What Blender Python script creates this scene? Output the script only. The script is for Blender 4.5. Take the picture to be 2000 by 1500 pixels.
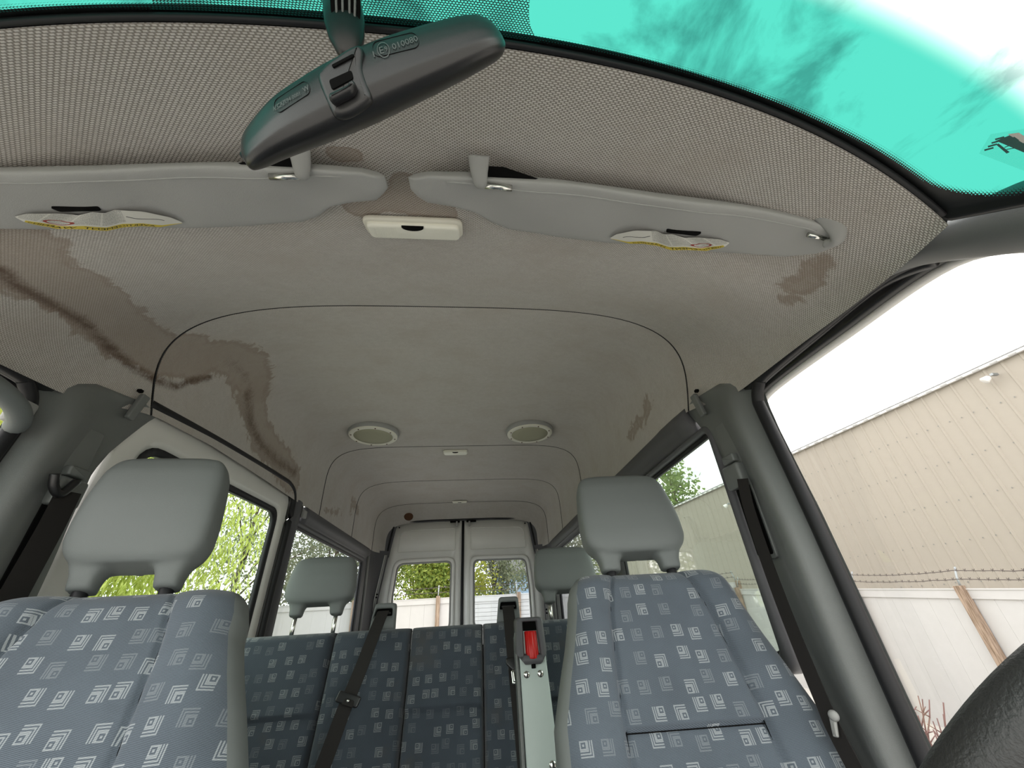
import bpy, bmesh, math, random
import numpy as np
from mathutils import Vector, Matrix
for o in list(bpy.data.objects): bpy.data.objects.remove(o)
scene = bpy.context.scene
COL = scene.collection
random.seed(7); rng = np.random.default_rng(7)

# ------------------------------------------------------------------ camera
# X across the van (+ = driver's side), Y towards the rear doors, Z up; the phone is at z = 0 over the dashboard
F_PX, PITCH, YAW, ROLL, EYE = 760.0, math.radians(31.06), math.radians(6.43), math.radians(-3.36), Vector((.12, 0, 0))
fwd = Vector((math.sin(YAW)*math.cos(PITCH), math.cos(YAW)*math.cos(PITCH), math.sin(PITCH)))
rgt = Vector((math.cos(YAW), -math.sin(YAW), 0)); upv = rgt.cross(fwd)
rgt, upv = math.cos(ROLL)*rgt + math.sin(ROLL)*upv, -math.sin(ROLL)*rgt + math.cos(ROLL)*upv
cd = bpy.data.cameras.new('camera'); cam = bpy.data.objects.new('camera', cd); COL.objects.link(cam)
cd.sensor_width = 36; cd.lens = F_PX/2000*36; cd.clip_start = .01; cd.clip_end = 500
m = Matrix((rgt, upv, -fwd)).transposed().to_4x4(); m.translation = EYE; cam.matrix_world = m
scene.camera = cam
scene.view_settings.view_transform = 'Standard'; scene.view_settings.look = 'None'
scene.view_settings.gamma = 1; scene.view_settings.use_curve_mapping = False
scene.view_settings.exposure = 2.62

def at(px, py, x=None, y=None, z=None):
    "point of the place seen at a pixel of the 2000x1500 photograph, on the plane x=, y= or z="
    d = fwd + rgt*((px-1000)/F_PX) - upv*((py-750)/F_PX)
    t = (x-EYE.x)/d.x if x is not None else (y/d.y if y is not None else z/d.z)
    return EYE + d*t

# ------------------------------------------------------------------ node helpers
class S:
    "a shader value with arithmetic: every operation adds a Math node"
    def __init__(s, nt, sock): s.nt, s.k = nt, sock
    def op(s, o, b=None, c=None):
        n = s.nt.nodes.new('ShaderNodeMath'); n.operation = o
        for i, v in enumerate((s, b, c)):
            if v is None: continue
            if isinstance(v, S): s.nt.links.new(v.k, n.inputs[i])
            else: n.inputs[i].default_value = v
        return S(s.nt, n.outputs[0])
    def __add__(s, b): return s.op('ADD', b)
    def __sub__(s, b): return s.op('SUBTRACT', b)
    def __mul__(s, b): return s.op('MULTIPLY', b)
    def __truediv__(s, b): return s.op('DIVIDE', b)
    def __rsub__(s, a): return (s*-1)+a
    __radd__ = __add__; __rmul__ = __mul__
    def floor(s): return s.op('FLOOR')
    def frac(s): return s.op('FRACT')
    def abs(s): return s.op('ABSOLUTE')
    def max(s, b): return s.op('MAXIMUM', b)
    def min(s, b): return s.op('MINIMUM', b)
    def gt(s, b): return s.op('GREATER_THAN', b)
    def lt(s, b): return s.op('LESS_THAN', b)
    def sin(s): return s.op('SINE')
    def sstep(s, a, b):
        n = s.nt.nodes.new('ShaderNodeMapRange'); n.interpolation_type = 'SMOOTHSTEP'
        s.nt.links.new(s.k, n.inputs[0]); n.inputs[1].default_value = a; n.inputs[2].default_value = b
        return S(s.nt, n.outputs[0])
class Mat:
    def __init__(s, name):
        s.m = bpy.data.materials.new(name); s.m.use_nodes = True; s.nt = s.m.node_tree
        s.b = s.nt.nodes['Principled BSDF']; s.out = s.nt.nodes['Material Output']
    def node(s, t, **kw):
        n = s.nt.nodes.new(t)
        for k, v in kw.items():
            if k in n.inputs: n.inputs[k].default_value = v
            else: setattr(n, k, v)
        return n
    def link(s, a, b): s.nt.links.new(a.k if isinstance(a, S) else a, b)
    def uv(s):
        n = s.node('ShaderNodeUVMap'); x = s.node('ShaderNodeSeparateXYZ'); s.link(n.outputs[0], x.inputs[0])
        return S(s.nt, x.outputs[0]), S(s.nt, x.outputs[1]), n.outputs[0]
    def obj(s): return s.node('ShaderNodeTexCoord').outputs['Object']
    def xyz(s, v):
        x = s.node('ShaderNodeSeparateXYZ'); s.link(v, x.inputs[0]); return [S(s.nt, x.outputs[i]) for i in range(3)]
    def comb(s, x, y, z=0.0):
        n = s.node('ShaderNodeCombineXYZ')
        for i, v in enumerate((x, y, z)):
            if isinstance(v, S): s.link(v, n.inputs[i])
            else: n.inputs[i].default_value = v
        return n.outputs[0]
    def noise(s, vec, scale, detail=4, rough=.55, dist=0):
        n = s.node('ShaderNodeTexNoise', Scale=scale, Detail=detail, Roughness=rough, Distortion=dist); s.link(vec, n.inputs['Vector'])
        return S(s.nt, n.outputs[0])
    def white(s, vec):
        n = s.node('ShaderNodeTexWhiteNoise'); s.link(vec, n.inputs['Vector'])
        x = s.node('ShaderNodeSeparateColor'); s.link(n.outputs['Color'], x.inputs[0])
        return [S(s.nt, x.outputs[i]) for i in range(3)]
    def attr(s, name): return S(s.nt, s.node('ShaderNodeAttribute', attribute_name=name).outputs['Fac'])
    def mix(s, f, a, b):
        n = s.node('ShaderNodeMix', data_type='RGBA')
        if isinstance(f, S): s.link(f, n.inputs[0])
        else: n.inputs[0].default_value = f
        for i, v in ((6, a), (7, b)):
            if isinstance(v, (tuple, list)): n.inputs[i].default_value = (*v, 1)
            else: s.link(v, n.inputs[i])
        return n.outputs[2]
    def color(s, c):
        if isinstance(c, (tuple, list)): s.b.inputs['Base Color'].default_value = (*c, 1)
        else: s.link(c, s.b.inputs['Base Color'])
    def set(s, rough=.6, metal=0, spec=.5, sheen=0):
        s.b.inputs['Roughness'].default_value = rough; s.b.inputs['Metallic'].default_value = metal
        s.b.inputs['Specular IOR Level'].default_value = spec; s.b.inputs['Sheen Weight'].default_value = sheen
        return s
    def bump(s, h, dist=.001, strength=1.0):
        n = s.node('ShaderNodeBump', Distance=dist, Strength=strength); s.link(h, n.inputs['Height']); s.link(n.outputs[0], s.b.inputs['Normal'])
MATS = {}
def plain(name, col, rough=.6, metal=0, spec=.5, grain=0, gscale=300, var=.06):
    "a plain material with slight procedural mottling and grain"
    M = Mat(name); M.set(rough, metal, spec); v = M.obj()
    n = M.noise(v, 6, 5)
    M.color(M.mix(n, tuple(c*(1-var) for c in col), tuple(min(1, c*(1+var)) for c in col)))
    if grain: M.bump(M.noise(v, gscale, 2), .001, grain)
    MATS[name] = M.m; return M.m

# ------------------------------------------------------------------ world: bright overcast sky
w = bpy.data.worlds.new('overcast_sky'); scene.world = w; w.use_nodes = True; nt = w.node_tree
tc = nt.nodes.new('ShaderNodeTexCoord'); mp = nt.nodes.new('ShaderNodeMapping'); mp.inputs['Scale'].default_value = (1, 1, 2.2)
nz = nt.nodes.new('ShaderNodeTexNoise'); nz.inputs['Scale'].default_value = 4.2; nz.inputs['Detail'].default_value = 9; nz.inputs['Roughness'].default_value = .56; nz.inputs['Distortion'].default_value = .35
cr = nt.nodes.new('ShaderNodeValToRGB'); cr.color_ramp.elements[0].position = .28; cr.color_ramp.elements[0].color = (.42, .428, .44, 1)
cr.color_ramp.elements[1].position = .50; cr.color_ramp.elements[1].color = (1.0, .985, .96, 1)
e_ = cr.color_ramp.elements.new(.385); e_.color = (.50, .505, .51, 1)
bg = nt.nodes['Background']; bg.inputs['Strength'].default_value = 0.62
nt.links.new(tc.outputs['Generated'], mp.inputs[0]); nt.links.new(mp.outputs[0], nz.inputs['Vector']); nt.links.new(nz.outputs[0], cr.inputs[0]); nt.links.new(cr.outputs[0], bg.inputs['Color'])

# ------------------------------------------------------------------ mesh helpers
def props(o, label=None, cat=None, group=None, kind=None):
    for k, v in (('label', label), ('category', cat), ('group', group), ('kind', kind)):
        if v: o[k] = v
    return o
def empty(name, loc=(0, 0, 0), label=None, cat=None, group=None, kind=None, parent=None):
    o = bpy.data.objects.new(name, None); COL.objects.link(o); o.location = loc; o.empty_display_size = .05
    if parent: o.parent = parent; o.matrix_parent_inverse = parent_inv(parent)
    return props(o, label, cat, group, kind)
def parent_inv(p):
    return Matrix.Translation(p.location).inverted() if p.type == 'EMPTY' else Matrix.Identity(4)
def outward(me):
    bm = bmesh.new(); bm.from_mesh(me); bmesh.ops.recalc_face_normals(bm, faces=bm.faces); bm.to_mesh(me); bm.free()
def mesh(name, verts, faces, mat, parent=None, smooth=True, uv=None, closed=False, label=None, cat=None, group=None, kind=None, attrs=None):
    me = bpy.data.meshes.new(name); me.from_pydata([tuple(map(float, v)) for v in verts], [], [tuple(map(int, f)) for f in faces])
    if isinstance(mat, str): mat = MATS[mat]
    if mat: me.materials.append(mat)
    if smooth: me.polygons.foreach_set('use_smooth', [True]*len(me.polygons))
    if uv is not None:
        l = me.uv_layers.new(name='UVMap'); idx = np.empty(len(me.loops), int); me.loops.foreach_get('vertex_index', idx)
        l.data.foreach_set('uv', np.asarray(uv, float)[idx].ravel())
    for k, a in (attrs or {}).items():
        at_ = me.attributes.new(k, 'FLOAT', 'POINT'); at_.data.foreach_set('value', np.asarray(a, float))
    me.update()
    if closed: outward(me)
    o = bpy.data.objects.new(name, me); COL.objects.link(o)
    if parent: o.parent = parent; o.matrix_parent_inverse = parent_inv(parent)
    return props(o, label, cat, group, kind)
def grid_faces(nu, nv, cu=False, cv=False):
    f = []
    for i in range(nu if cu else nu-1):
        for j in range(nv if cv else nv-1):
            a, b = i, (i+1) % nu; c, d = j, (j+1) % nv
            f.append((a*nv+c, b*nv+c, b*nv+d, a*nv+d))
    return f
def grid(name, P, mat, parent=None, cu=False, cv=False, uv=None, flip=False, caps=False, **kw):
    P = np.asarray(P, float); nu, nv = P.shape[:2]; f = grid_faces(nu, nv, cu, cv)
    if caps: f += [tuple(range(nv))[::-1], tuple(range((nu-1)*nv, nu*nv))]
    if flip: f = [t[::-1] for t in f]
    return mesh(name, P.reshape(-1, 3), f, mat, parent, closed=caps or (cu and cv), uv=None if uv is None else np.asarray(uv).reshape(-1, 2), **kw)
def frames(path, up=(0, 0, 1)):
    P = [Vector(p) for p in path]; out = []
    for i, p in enumerate(P):
        t = (P[min(i+1, len(P)-1)] - P[max(i-1, 0)]).normalized(); u = Vector(up)
        s = t.cross(u)
        if s.length < 1e-4: s = t.cross(Vector((1, 0, 0)))
        s.normalize(); out.append((p, s, s.cross(t)))
    return out
def tube_pts(path, r, n=10, up=(0, 0, 1), ry=None):
    fr = frames(path, up); k = len(fr); r = [r]*k if np.isscalar(r) else r; ry = r if ry is None else ([ry]*k if np.isscalar(ry) else ry)
    return [[p + s*(math.cos(2*math.pi*j/n)*r[i]) + v*(math.sin(2*math.pi*j/n)*ry[i]) for j in range(n)] for i, (p, s, v) in enumerate(fr)]
def tube(name, path, r, mat, parent=None, n=10, up=(0, 0, 1), ry=None, **kw):
    return grid(name, tube_pts(path, r, n, up, ry), mat, parent, cv=True, caps=True, **kw)
def strip(name, path, wd, th, mat, parent=None, side=None, **kw):
    "flat webbing along a path: side = direction across the webbing"
    sd = Vector(side).normalized(); P = []
    for i, p in enumerate(path):
        p = Vector(p); t = (Vector(path[min(i+1, len(path)-1)]) - Vector(path[max(i-1, 0)])).normalized()
        s = (sd - t*sd.dot(t)).normalized(); nrm = s.cross(t)
        P.append([p+s*wd/2+nrm*th/2, p-s*wd/2+nrm*th/2, p-s*wd/2-nrm*th/2, p+s*wd/2-nrm*th/2])
    return grid(name, P, mat, parent, cv=True, caps=True, smooth=False, **kw)
def smooth_path(pts, n=40, closed=False):
    P = np.asarray([tuple(p) for p in pts], float); k = len(P); out = []
    seg = k if closed else k-1; per = max(2, n//seg)
    for i in range(seg):
        g = lambda j: P[j % k] if closed else P[min(max(j, 0), k-1)]
        p0, p1, p2, p3 = g(i-1), g(i), g(i+1), g(i+2)
        for t in np.linspace(0, 1, per, endpoint=False):
            out.append(.5*((2*p1)+(-p0+p2)*t+(2*p0-5*p1+4*p2-p3)*t*t+(-p0+3*p1-3*p2+p3)*t**3))
    if not closed: out.append(P[-1])
    return np.array(out)
def rpoly(pts, r, n=6):
    "2D polygon with rounded corners; r one radius or one per corner"
    P = [np.asarray(p, float) for p in pts]; k = len(P); out = []; r = [r]*k if np.isscalar(r) else r
    for i in range(k):
        a, b, c = P[i-1], P[i], P[(i+1) % k]; u = (a-b)/np.linalg.norm(a-b); v = (c-b)/np.linalg.norm(c-b)
        if r[i] <= 0: out += [b]*(n+1); continue
        d = min(r[i], .49*np.linalg.norm(a-b), .49*np.linalg.norm(c-b)); p, q = b+u*d, b+v*d
        for t in np.linspace(0, 1, n+1): out.append((1-t)**2*p+2*t*(1-t)*b+t*t*q)
    return np.array(out)
def area2(P): x, y = P[:, 0], P[:, 1]; return .5*np.sum(x*np.roll(y, -1)-np.roll(x, -1)*y)
def inset(P, d):
    "move a closed 2D outline (counter-clockwise) inwards by d"
    a = np.roll(P, 1, 0); b = np.roll(P, -1, 0)
    def nrm(v): l = np.linalg.norm(v, axis=1, keepdims=True); l[l < 1e-9] = 1; return v/l
    n1 = nrm(P-a); n2 = nrm(b-P); n1 = np.where(np.abs(n1).sum(1, keepdims=True) < 1e-6, n2, n1); n2 = np.where(np.abs(n2).sum(1, keepdims=True) < 1e-6, n1, n2)
    n = nrm(np.stack([-(n1[:, 1]+n2[:, 1]), n1[:, 0]+n2[:, 0]], 1)); return P+n*d
def plate(name, out2, O, ex, ey, th, rad, mat, parent=None, seg=4, bend=None, **kw):
    "a slab of outline out2 in the frame (O, ex, ey), thickness th along ex x ey, edges rounded by rad"
    P = np.asarray(out2, float)
    if area2(P) < 0: P = P[::-1]
    O, ex, ey = Vector(O), Vector(ex).normalized(), Vector(ey).normalized(); ez = ex.cross(ey); rings = []
    rad = min(rad, th/2)
    for t in np.linspace(0, math.pi/2, seg+1): rings.append((rad*(1-math.sin(t)), -th/2+rad*(1-math.cos(t))))
    for t in np.linspace(math.pi/2, 0, seg+1): rings.append((rad*(1-math.sin(t)), th/2-rad*(1-math.cos(t))))
    V = []; n = len(P)
    for d, h in rings:
        for q in inset(P, d):
            v = O+ex*q[0]+ey*q[1]+ez*h
            V.append(bend(v, q) if bend else v)
    F = grid_faces(len(rings), n, cv=True)+[tuple(range(n))[::-1], tuple(range((len(rings)-1)*n, len(rings)*n))]
    return mesh(name, V, F, mat, parent, closed=True, **kw)
def ring(name, outer, inner, to3, th, mat, parent=None, bev=.0, **kw):
    "frame between two outlines with the same number of points; to3(a, b, depth) gives the point"
    A, B = np.asarray(outer), np.asarray(inner); n = len(A)
    rows = [(A, th), (A, 0), (A+(B-A)*bev, -th*.25), (B+(A-B)*bev, -th*.25), (B, 0), (B, th)] if bev else [(A, th), (A, 0), (B, 0), (B, th)]
    P = [[to3(q[0], q[1], d) for q in R_] for R_, d in rows]
    return grid(name, P, mat, parent, cu=True, cv=True, **kw)
def box(name, c, s, mat, parent=None, bev=.004, rot=None, **kw):
    bm = bmesh.new(); bmesh.ops.create_cube(bm, size=1)
    for v in bm.verts: v.co = Vector((v.co.x*s[0], v.co.y*s[1], v.co.z*s[2]))
    if bev: bmesh.ops.bevel(bm, geom=list(bm.edges), offset=bev, segments=2, profile=.6, affect='EDGES')
    if rot is not None: bmesh.ops.transform(bm, matrix=rot.to_4x4() if not isinstance(rot, Matrix) or len(rot) == 3 else rot, verts=bm.verts)
    for v in bm.verts: v.co += Vector(c)
    V = [v.co.copy() for v in bm.verts]; F = [[v.index for v in f.verts] for f in bm.faces]; bm.free()
    return mesh(name, V, F, mat, parent, smooth=kw.pop('smooth', False), **kw)
def lathe(name, prof, O, ax, mat, parent=None, n=40, squash=1, **kw):
    "turn a profile of (radius, height) about the axis ax through O"
    ax = Vector(ax).normalized(); s = ax.orthogonal().normalized(); t = ax.cross(s); O = Vector(O)
    P = [[O+ax*h+(s*math.cos(2*math.pi*j/n)+t*math.sin(2*math.pi*j/n))*r for j in range(n)] for r, h in prof]
    return grid(name, P, mat, parent, cv=True, caps=True, **kw)
def text(name, body, O, ex, ey, size, mat, parent=None, ext=.0004, **kw):
    c = bpy.data.curves.new(name, 'FONT'); c.body = body; c.size = size; c.extrude = ext; c.align_x = 'CENTER'; c.align_y = 'CENTER'; c.resolution_u = 2
    t = bpy.data.objects.new(name, c); me0 = t.to_mesh()
    ex, ey = Vector(ex).normalized(), Vector(ey).normalized(); ez = ex.cross(ey); O = Vector(O)
    V = [O+ex*v.co.x+ey*v.co.y+ez*v.co.z for v in me0.vertices]; F = [tuple(p.vertices) for p in me0.polygons]
    t.to_mesh_clear(); bpy.data.objects.remove(t); bpy.data.curves.remove(c)
    return mesh(name, V, F, mat, parent, smooth=False, **kw)
def blend_mesh(o, voxel, it=10):
    "melt the overlapping volumes of a part into one smooth skin"
    r = o.modifiers.new('skin', 'REMESH'); r.mode = 'VOXEL'; r.voxel_size = voxel; r.use_smooth_shade = True
    s = o.modifiers.new('soft', 'SMOOTH'); s.factor = .5; s.iterations = it
# ------------------------------------------------------------------ materials
plain('vinyl', (.160, .176, .174), .55, spec=.35, grain=.25, gscale=900)
plain('visor_vinyl', (.40, .40, .39), .6, spec=.3, grain=.3, gscale=700)
plain('trim', (.155, .164, .160), .36, spec=.7, grain=.35, gscale=1200)
plain('trim_dark', (.10, .10, .108), .5, spec=.4, grain=.2, gscale=900)
plain('rubber', (.012, .012, .014), .5, spec=.35)
plain('black_plastic', (.012, .012, .013), .34, spec=.6, grain=.12, gscale=1500)
plain('dark_hole', (.004, .004, .004), .9, spec=.1)
plain('grey_clip', (.33, .33, .32), .5, spec=.4)
plain('chrome', (.75, .75, .72), .18, metal=1)
plain('cream_plastic', (.78, .76, .66), .45, spec=.5)
plain('lens_plastic', (.88, .87, .77), .35, spec=.5)
plain('grille_cloth', (.40, .39, .29), .8, spec=.2, grain=.5, gscale=1500)
plain('white_paint', (.84, .83, .79), .28, spec=.6)
plain('white_edge', (.75, .74, .72), .35, spec=.5)
plain('webbing', (.020, .018, .017), .75, spec=.25, grain=.4, gscale=1800)
plain('red_plastic', (.55, .012, .010), .35, spec=.5)
plain('post_grey', (.50, .58, .55), .45, spec=.45, grain=.1, gscale=900)
plain('leather', (.020, .020, .020), .48, spec=.45, grain=.6, gscale=500)
plain('vinyl_fence', (.50, .49, .49), .5, spec=.4)
plain('galvanised', (.32, .34, .35), .45, metal=.7)
plain('rusty_wire', (.10, .08, .075), .7, metal=.3)
plain('bark', (.10, .075, .055), .9, spec=.1, grain=.8, gscale=60)
plain('twig', (.22, .13, .12), .9, spec=.1)
plain('carpet', (.20, .20, .20), .95, spec=.1, grain=.6, gscale=900)
plain('paper', (.66, .65, .60), .6, spec=.3)
plain('yellow_print', (.62, .48, .06), .6, spec=.3)
plain('ink', (.03, .03, .03), .7, spec=.2)
plain('ink_red', (.30, .04, .03), .7, spec=.2)
plain('ink_grey', (.22, .22, .21), .7, spec=.2)
plain('ink_green', (.01, .10, .085), .6)
plain('rust_brown', (.11, .055, .03), .8, spec=.2)
plain('blue_siding', (.30, .42, .55), .6)
plain('roof_shingle', (.12, .115, .11), .9)

def leaf_mat(name, a, b):
    M = Mat(name); M.set(.6, spec=.25); v = M.obj(); n = M.noise(v, 9, 3)
    M.color(M.mix(n.sstep(.35, .65), a, b)); M.b.inputs['Subsurface Weight'].default_value = 0
    tr = M.node('ShaderNodeBsdfTranslucent'); M.link(M.mix(n.sstep(.35, .65), a, b), tr.inputs[0])
    mx = M.node('ShaderNodeMixShader'); mx.inputs[0].default_value = .45; M.link(M.b.outputs[0], mx.inputs[1]); M.link(tr.outputs[0], mx.inputs[2]); M.link(mx.outputs[0], M.out.inputs[0])
    MATS[name] = M.m
leaf_mat('leaf_willow', (.36, .42, .07), (.62, .66, .22))
leaf_mat('leaf_green', (.10, .17, .035), (.36, .42, .09))
leaf_mat('leaf_yellow', (.26, .30, .04), (.52, .50, .10))
leaf_mat('leaf_olive', (.13, .16, .09), (.33, .34, .22))
leaf_mat('leaf_ash', (.12, .20, .05), (.28, .36, .12))

# headliner cloth: basket weave, broad wear, water stains painted by the mesh attribute 'stain'
M = Mat('headliner_cloth'); M.set(.95, spec=.08, sheen=.15); u, v, uvs = M.uv()
row = (v/.0031).floor(); odd = (row*.5).frac()*2
cu = (u/.0068+odd*.5); cell = M.comb(cu.floor(), row)
fx = (cu.frac()-.5).abs(); fy = ((v/.0031).frac()-.5).abs()
dash = fx.sstep(.42, .26)*fy.sstep(.46, .22)
r1, r2, r3 = M.white(cell)
weave = M.attr('weave'); fuzz = M.noise(uvs, 420, 3); big = M.noise(uvs, 5, 5, .6); mid = M.noise(uvs, 38, 5, .65)
lum = weave*(dash*(r1*.35+.65)-.40)*1.15 + (fuzz-.5)*.55 + (mid-.5)*.22 + .5
base = M.mix(lum.sstep(0.0, 1.0), (.30, .275, .245), (.72, .69, .655))
base = M.mix(big.sstep(.4, .75)*.35, base, (.40, .345, .29))
st = M.attr('stain'); edge = M.noise(uvs, 15, 8, .68, .8); fine = M.noise(uvs, 150, 4)
sv = st + (edge-.5)*.85
wet = sv.sstep(.36, .48)*.50
base = M.mix(wet, base, (.27, .205, .15))
rim = sv.sstep(.36, .42)*(1.0-sv.sstep(.42, .60))
base = M.mix(rim*.30, base, (.20, .125, .075))
core = (M.attr('core') + (edge-.5)*.7 + (fine-.5)*.5).sstep(.38, 1.0)
base = M.mix(core*.85, base, (.095, .055, .032))
M.color(base); M.bump(weave*dash+fuzz*.4, .0010, .7); MATS['headliner_cloth'] = M.m

# seat cloth: twill with nested-square motifs, two woven layers
def seat_cloth(name, dark, light, dirt=0.0):
    M = Mat(name); M.set(.9, spec=.15, sheen=.2); u, v, uvs = M.uv(); tot = None
    for k, (cellw, mot, ou, ov, pres) in enumerate(((.0455, .0265, .0, .0, .93),)):
        b = v/cellw+ov; a = u/cellw+ou+M.white(M.comb(b.floor(), 7.3*k+.5))[0]; ia, ib = a.floor(), b.floor(); r1, r2, r3 = M.white(M.comb(ia, ib, 3.7*k+1)); q1, q2, q3 = M.white(M.comb(ia, ib, 9.1*k+5))
        jit = 1-mot/cellw
        x = (a.frac()-r1*jit)*(cellw/mot); y = (b.frac()-r2*jit)*(cellw/mot)
        ins = x.gt(0.)*x.lt(1.)*y.gt(0.)*y.lt(1.)
        f1 = q1.gt(.5); f2 = q2.gt(.5)
        x = x+f1*(1.0-x*2.0); y = y+f2*(1.0-y*2.0)
        mm = x.max(y); ring_ = (x-.27).abs().max((y-.27).abs())
        L = mm.gt(.53)*((((mm-.53)/.157).frac()).lt(.52))*x.min(y).gt(.02)
        sq = ring_.gt(.165)*ring_.lt(.25)+ring_.lt(.065)
        g = (L+sq).min(1.0)*ins*r3.lt(pres)*(q3.gt(.45)*.62+.38)
        tot = g if tot is None else tot.max(g)
    twill = (((u*.45+v*1.6)/.0030).frac()-.5).abs().sstep(.12, .38); dots = ((u/.0024).frac()-.5).abs()*((v/.0021).frac()-.5).abs()*4
    n = M.noise(uvs, 900, 2); n2 = M.noise(uvs, 7, 5)
    c = M.mix((twill*.5+n*.7+(n2-.5)*.5), tuple(d*.45 for d in dark), tuple(d*1.75 for d in dark))
    c = M.mix(tot*(.55+.45*twill), c, light)
    if dirt: c = M.mix(M.noise(uvs, 4.5, 6, .7).sstep(.52, .75)*dirt, c, (.10, .085, .065))
    M.color(c); M.bump(tot*.8+twill*.4+n*.3, .0008, .6); MATS[name] = M.m
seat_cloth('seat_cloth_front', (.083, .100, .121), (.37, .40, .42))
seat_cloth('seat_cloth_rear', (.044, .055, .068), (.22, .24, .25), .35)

# glass panes: clear tinted sheets with a faint reflection
def pane(name, tint, refl=.10):
    M = Mat(name); tr = M.node('ShaderNodeBsdfTransparent'); tr.inputs[0].default_value = (*tint, 1)
    gl = M.node('ShaderNodeBsdfGlossy', Roughness=.03); fr = M.node('ShaderNodeFresnel', IOR=1.45); mx = M.node('ShaderNodeMixShader')
    M.link(S(M.nt, fr.outputs[0])*refl*5, mx.inputs[0]); M.link(tr.outputs[0], mx.inputs[1]); M.link(gl.outputs[0], mx.inputs[2]); M.link(mx.outputs[0], M.out.inputs[0])
    MATS[name] = M.m; return M
pane('glass_clear', (.97, .97, .96), .02)
pane('glass_green', (.80, .93, .85), .08)
pane('glass_smoke', (.76, .82, .86), .12)
# windscreen: teal shade band, black printed border and dot screen near the header
M = Mat('glass_windscreen'); u, v, uvs = M.uv()
band = v.sstep(.115, .185)     # v = metres below the header edge
au = u.abs()
tint = M.mix(band, (.030, .215, .172), (.88, .91, .88))
edge_d = M.attr('edge')        # distance to any border of the glass
a, b = u/.0032, v/.0028; odd = (b.floor()*.5).frac()*2; a = a+odd*.5
rr = ((a.frac()-.5)*(a.frac()-.5)+(b.frac()-.5)*(b.frac()-.5)).op('SQRT')
patch = (au-(v*-60.0).op('EXPONENT')*.03).lt(.170)*v.lt(.24)
hole = .60-(edge_d.sstep(.012, .032))*.62
holep = hole.min(1.0)*(1.0-patch)+patch*.40
dot = rr.gt(.44-holep*.42)       # printed net: open dots grow away from the border
sol = au*au*.018+.006
net = (edge_d.lt(sol+.012)).max(patch)*rr.gt(((edge_d-sol)/.012).max(0.0).min(1.0).op('SQRT')*.66*(1.0-patch)+patch*.40)
ink = net.max(edge_d.lt(sol))
tr = M.node('ShaderNodeBsdfTransparent'); M.link(tint, tr.inputs[0]); M.b.inputs['Base Color'].default_value = (.006, .007, .007, 1); M.b.inputs['Roughness'].default_value = .4
mx = M.node('ShaderNodeMixShader'); M.link(ink, mx.inputs[0]); M.link(tr.outputs[0], mx.inputs[1]); M.link(M.b.outputs[0], mx.inputs[2]); M.link(mx.outputs[0], M.out.inputs[0])
MATS['glass_windscreen'] = M.m
# wood, sheet steel, gravel
M = Mat('post_wood'); M.set(.85, spec=.15); x, y, z = M.xyz(M.obj()); n = M.noise(M.comb(x*8, y*8, z*.6), 6, 6, .65)
M.color(M.mix(n.sstep(.3, .7), (.16, .11, .075), (.42, .32, .25))); M.bump(n, .003, .5); MATS['post_wood'] = M.m
plain('tan_steel', (.36, .325, .28), .6, spec=.2, var=.03)
M = Mat('gravel'); M.set(.95, spec=.1); n = M.noise(M.obj(), 30, 8, .7); M.color(M.mix(n, (.42, .40, .37), (.66, .63, .58))); M.bump(n, .02, .6); MATS['gravel'] = M.m
# ------------------------------------------------------------------ ceiling: moulded cloth headliner in five panels
YS = np.array([.165, .25, .36, .50, .75, .99, 1.30, 1.70, 2.30, 3.00, 3.80, 4.08, 4.18, 4.25, 4.29])
ZC = np.array([.520, .566, .624, .664, .79, .90, .985, 1.045, 1.062, 1.065, 1.062, 1.045, 1.01, .955, .915])
ZR = np.array([.430, .445, .470, .492, .515, .585, .605, .61, .612, .615, .62, .62, .62, .62, .62])
WD = np.array([.765, .795, .825, .845, .862, .856, .852, .852, .855, .858, .858, .850, .835, .80, .775])
NE = np.array([2.0, 2.1, 2.3, 2.5, 3.0, 3.8, 4.8, 6.0, 6.6, 6.6, 6.4, 6.0, 5.5, 5.2, 5.0])
SK = np.array([0, .0, .02, .04, .09, .158, .13, .08, .03, 0, 0, 0, 0, 0, 0])
HB = np.array([1, .95, .85, .7, .35, 0, 0, 0, 0, 0, 0, 0, 0, 0, 0])
fy_ = np.linspace(.165, 4.29, 1400)
def sm(v, k=23):
    a = np.interp(fy_, YS, v); p = np.concatenate([2*a[0]-a[k:0:-1], a, 2*a[-1]-a[-2:-k-2:-1]]); g = np.hanning(2*k+1); g /= g.sum()
    return np.convolve(p, g, 'valid')
zc_, zr_, wd_, ne_, sk_, hb_ = [sm(v) for v in (ZC, ZR, WD, NE, SK, HB)]
def station(y, n=150):
    f = lambda a: float(np.interp(y, fy_, a)); zc, zr, w_, ne, sk, hb = map(f, (zc_, zr_, wd_, ne_, sk_, hb_))
    t = np.linspace(0, math.pi, 1201); c, s_ = np.cos(t), np.sin(t)
    x = -w_*np.sign(c)*np.abs(c)**(2/ne); e = np.abs(s_)**(2/ne); z = zr+(zc-zr)*e
    L = np.concatenate([[0], np.cumsum(np.hypot(np.diff(x), np.diff(z)))]); q = np.linspace(0, L[-1], n)
    x, z, e = np.interp(q, L, x), np.interp(q, L, z), np.interp(q, L, e)
    return np.stack([x, y+hb*.24*np.abs(x)**2.4+sk*(1-e), z], 1), q-L[-1]/2
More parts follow.
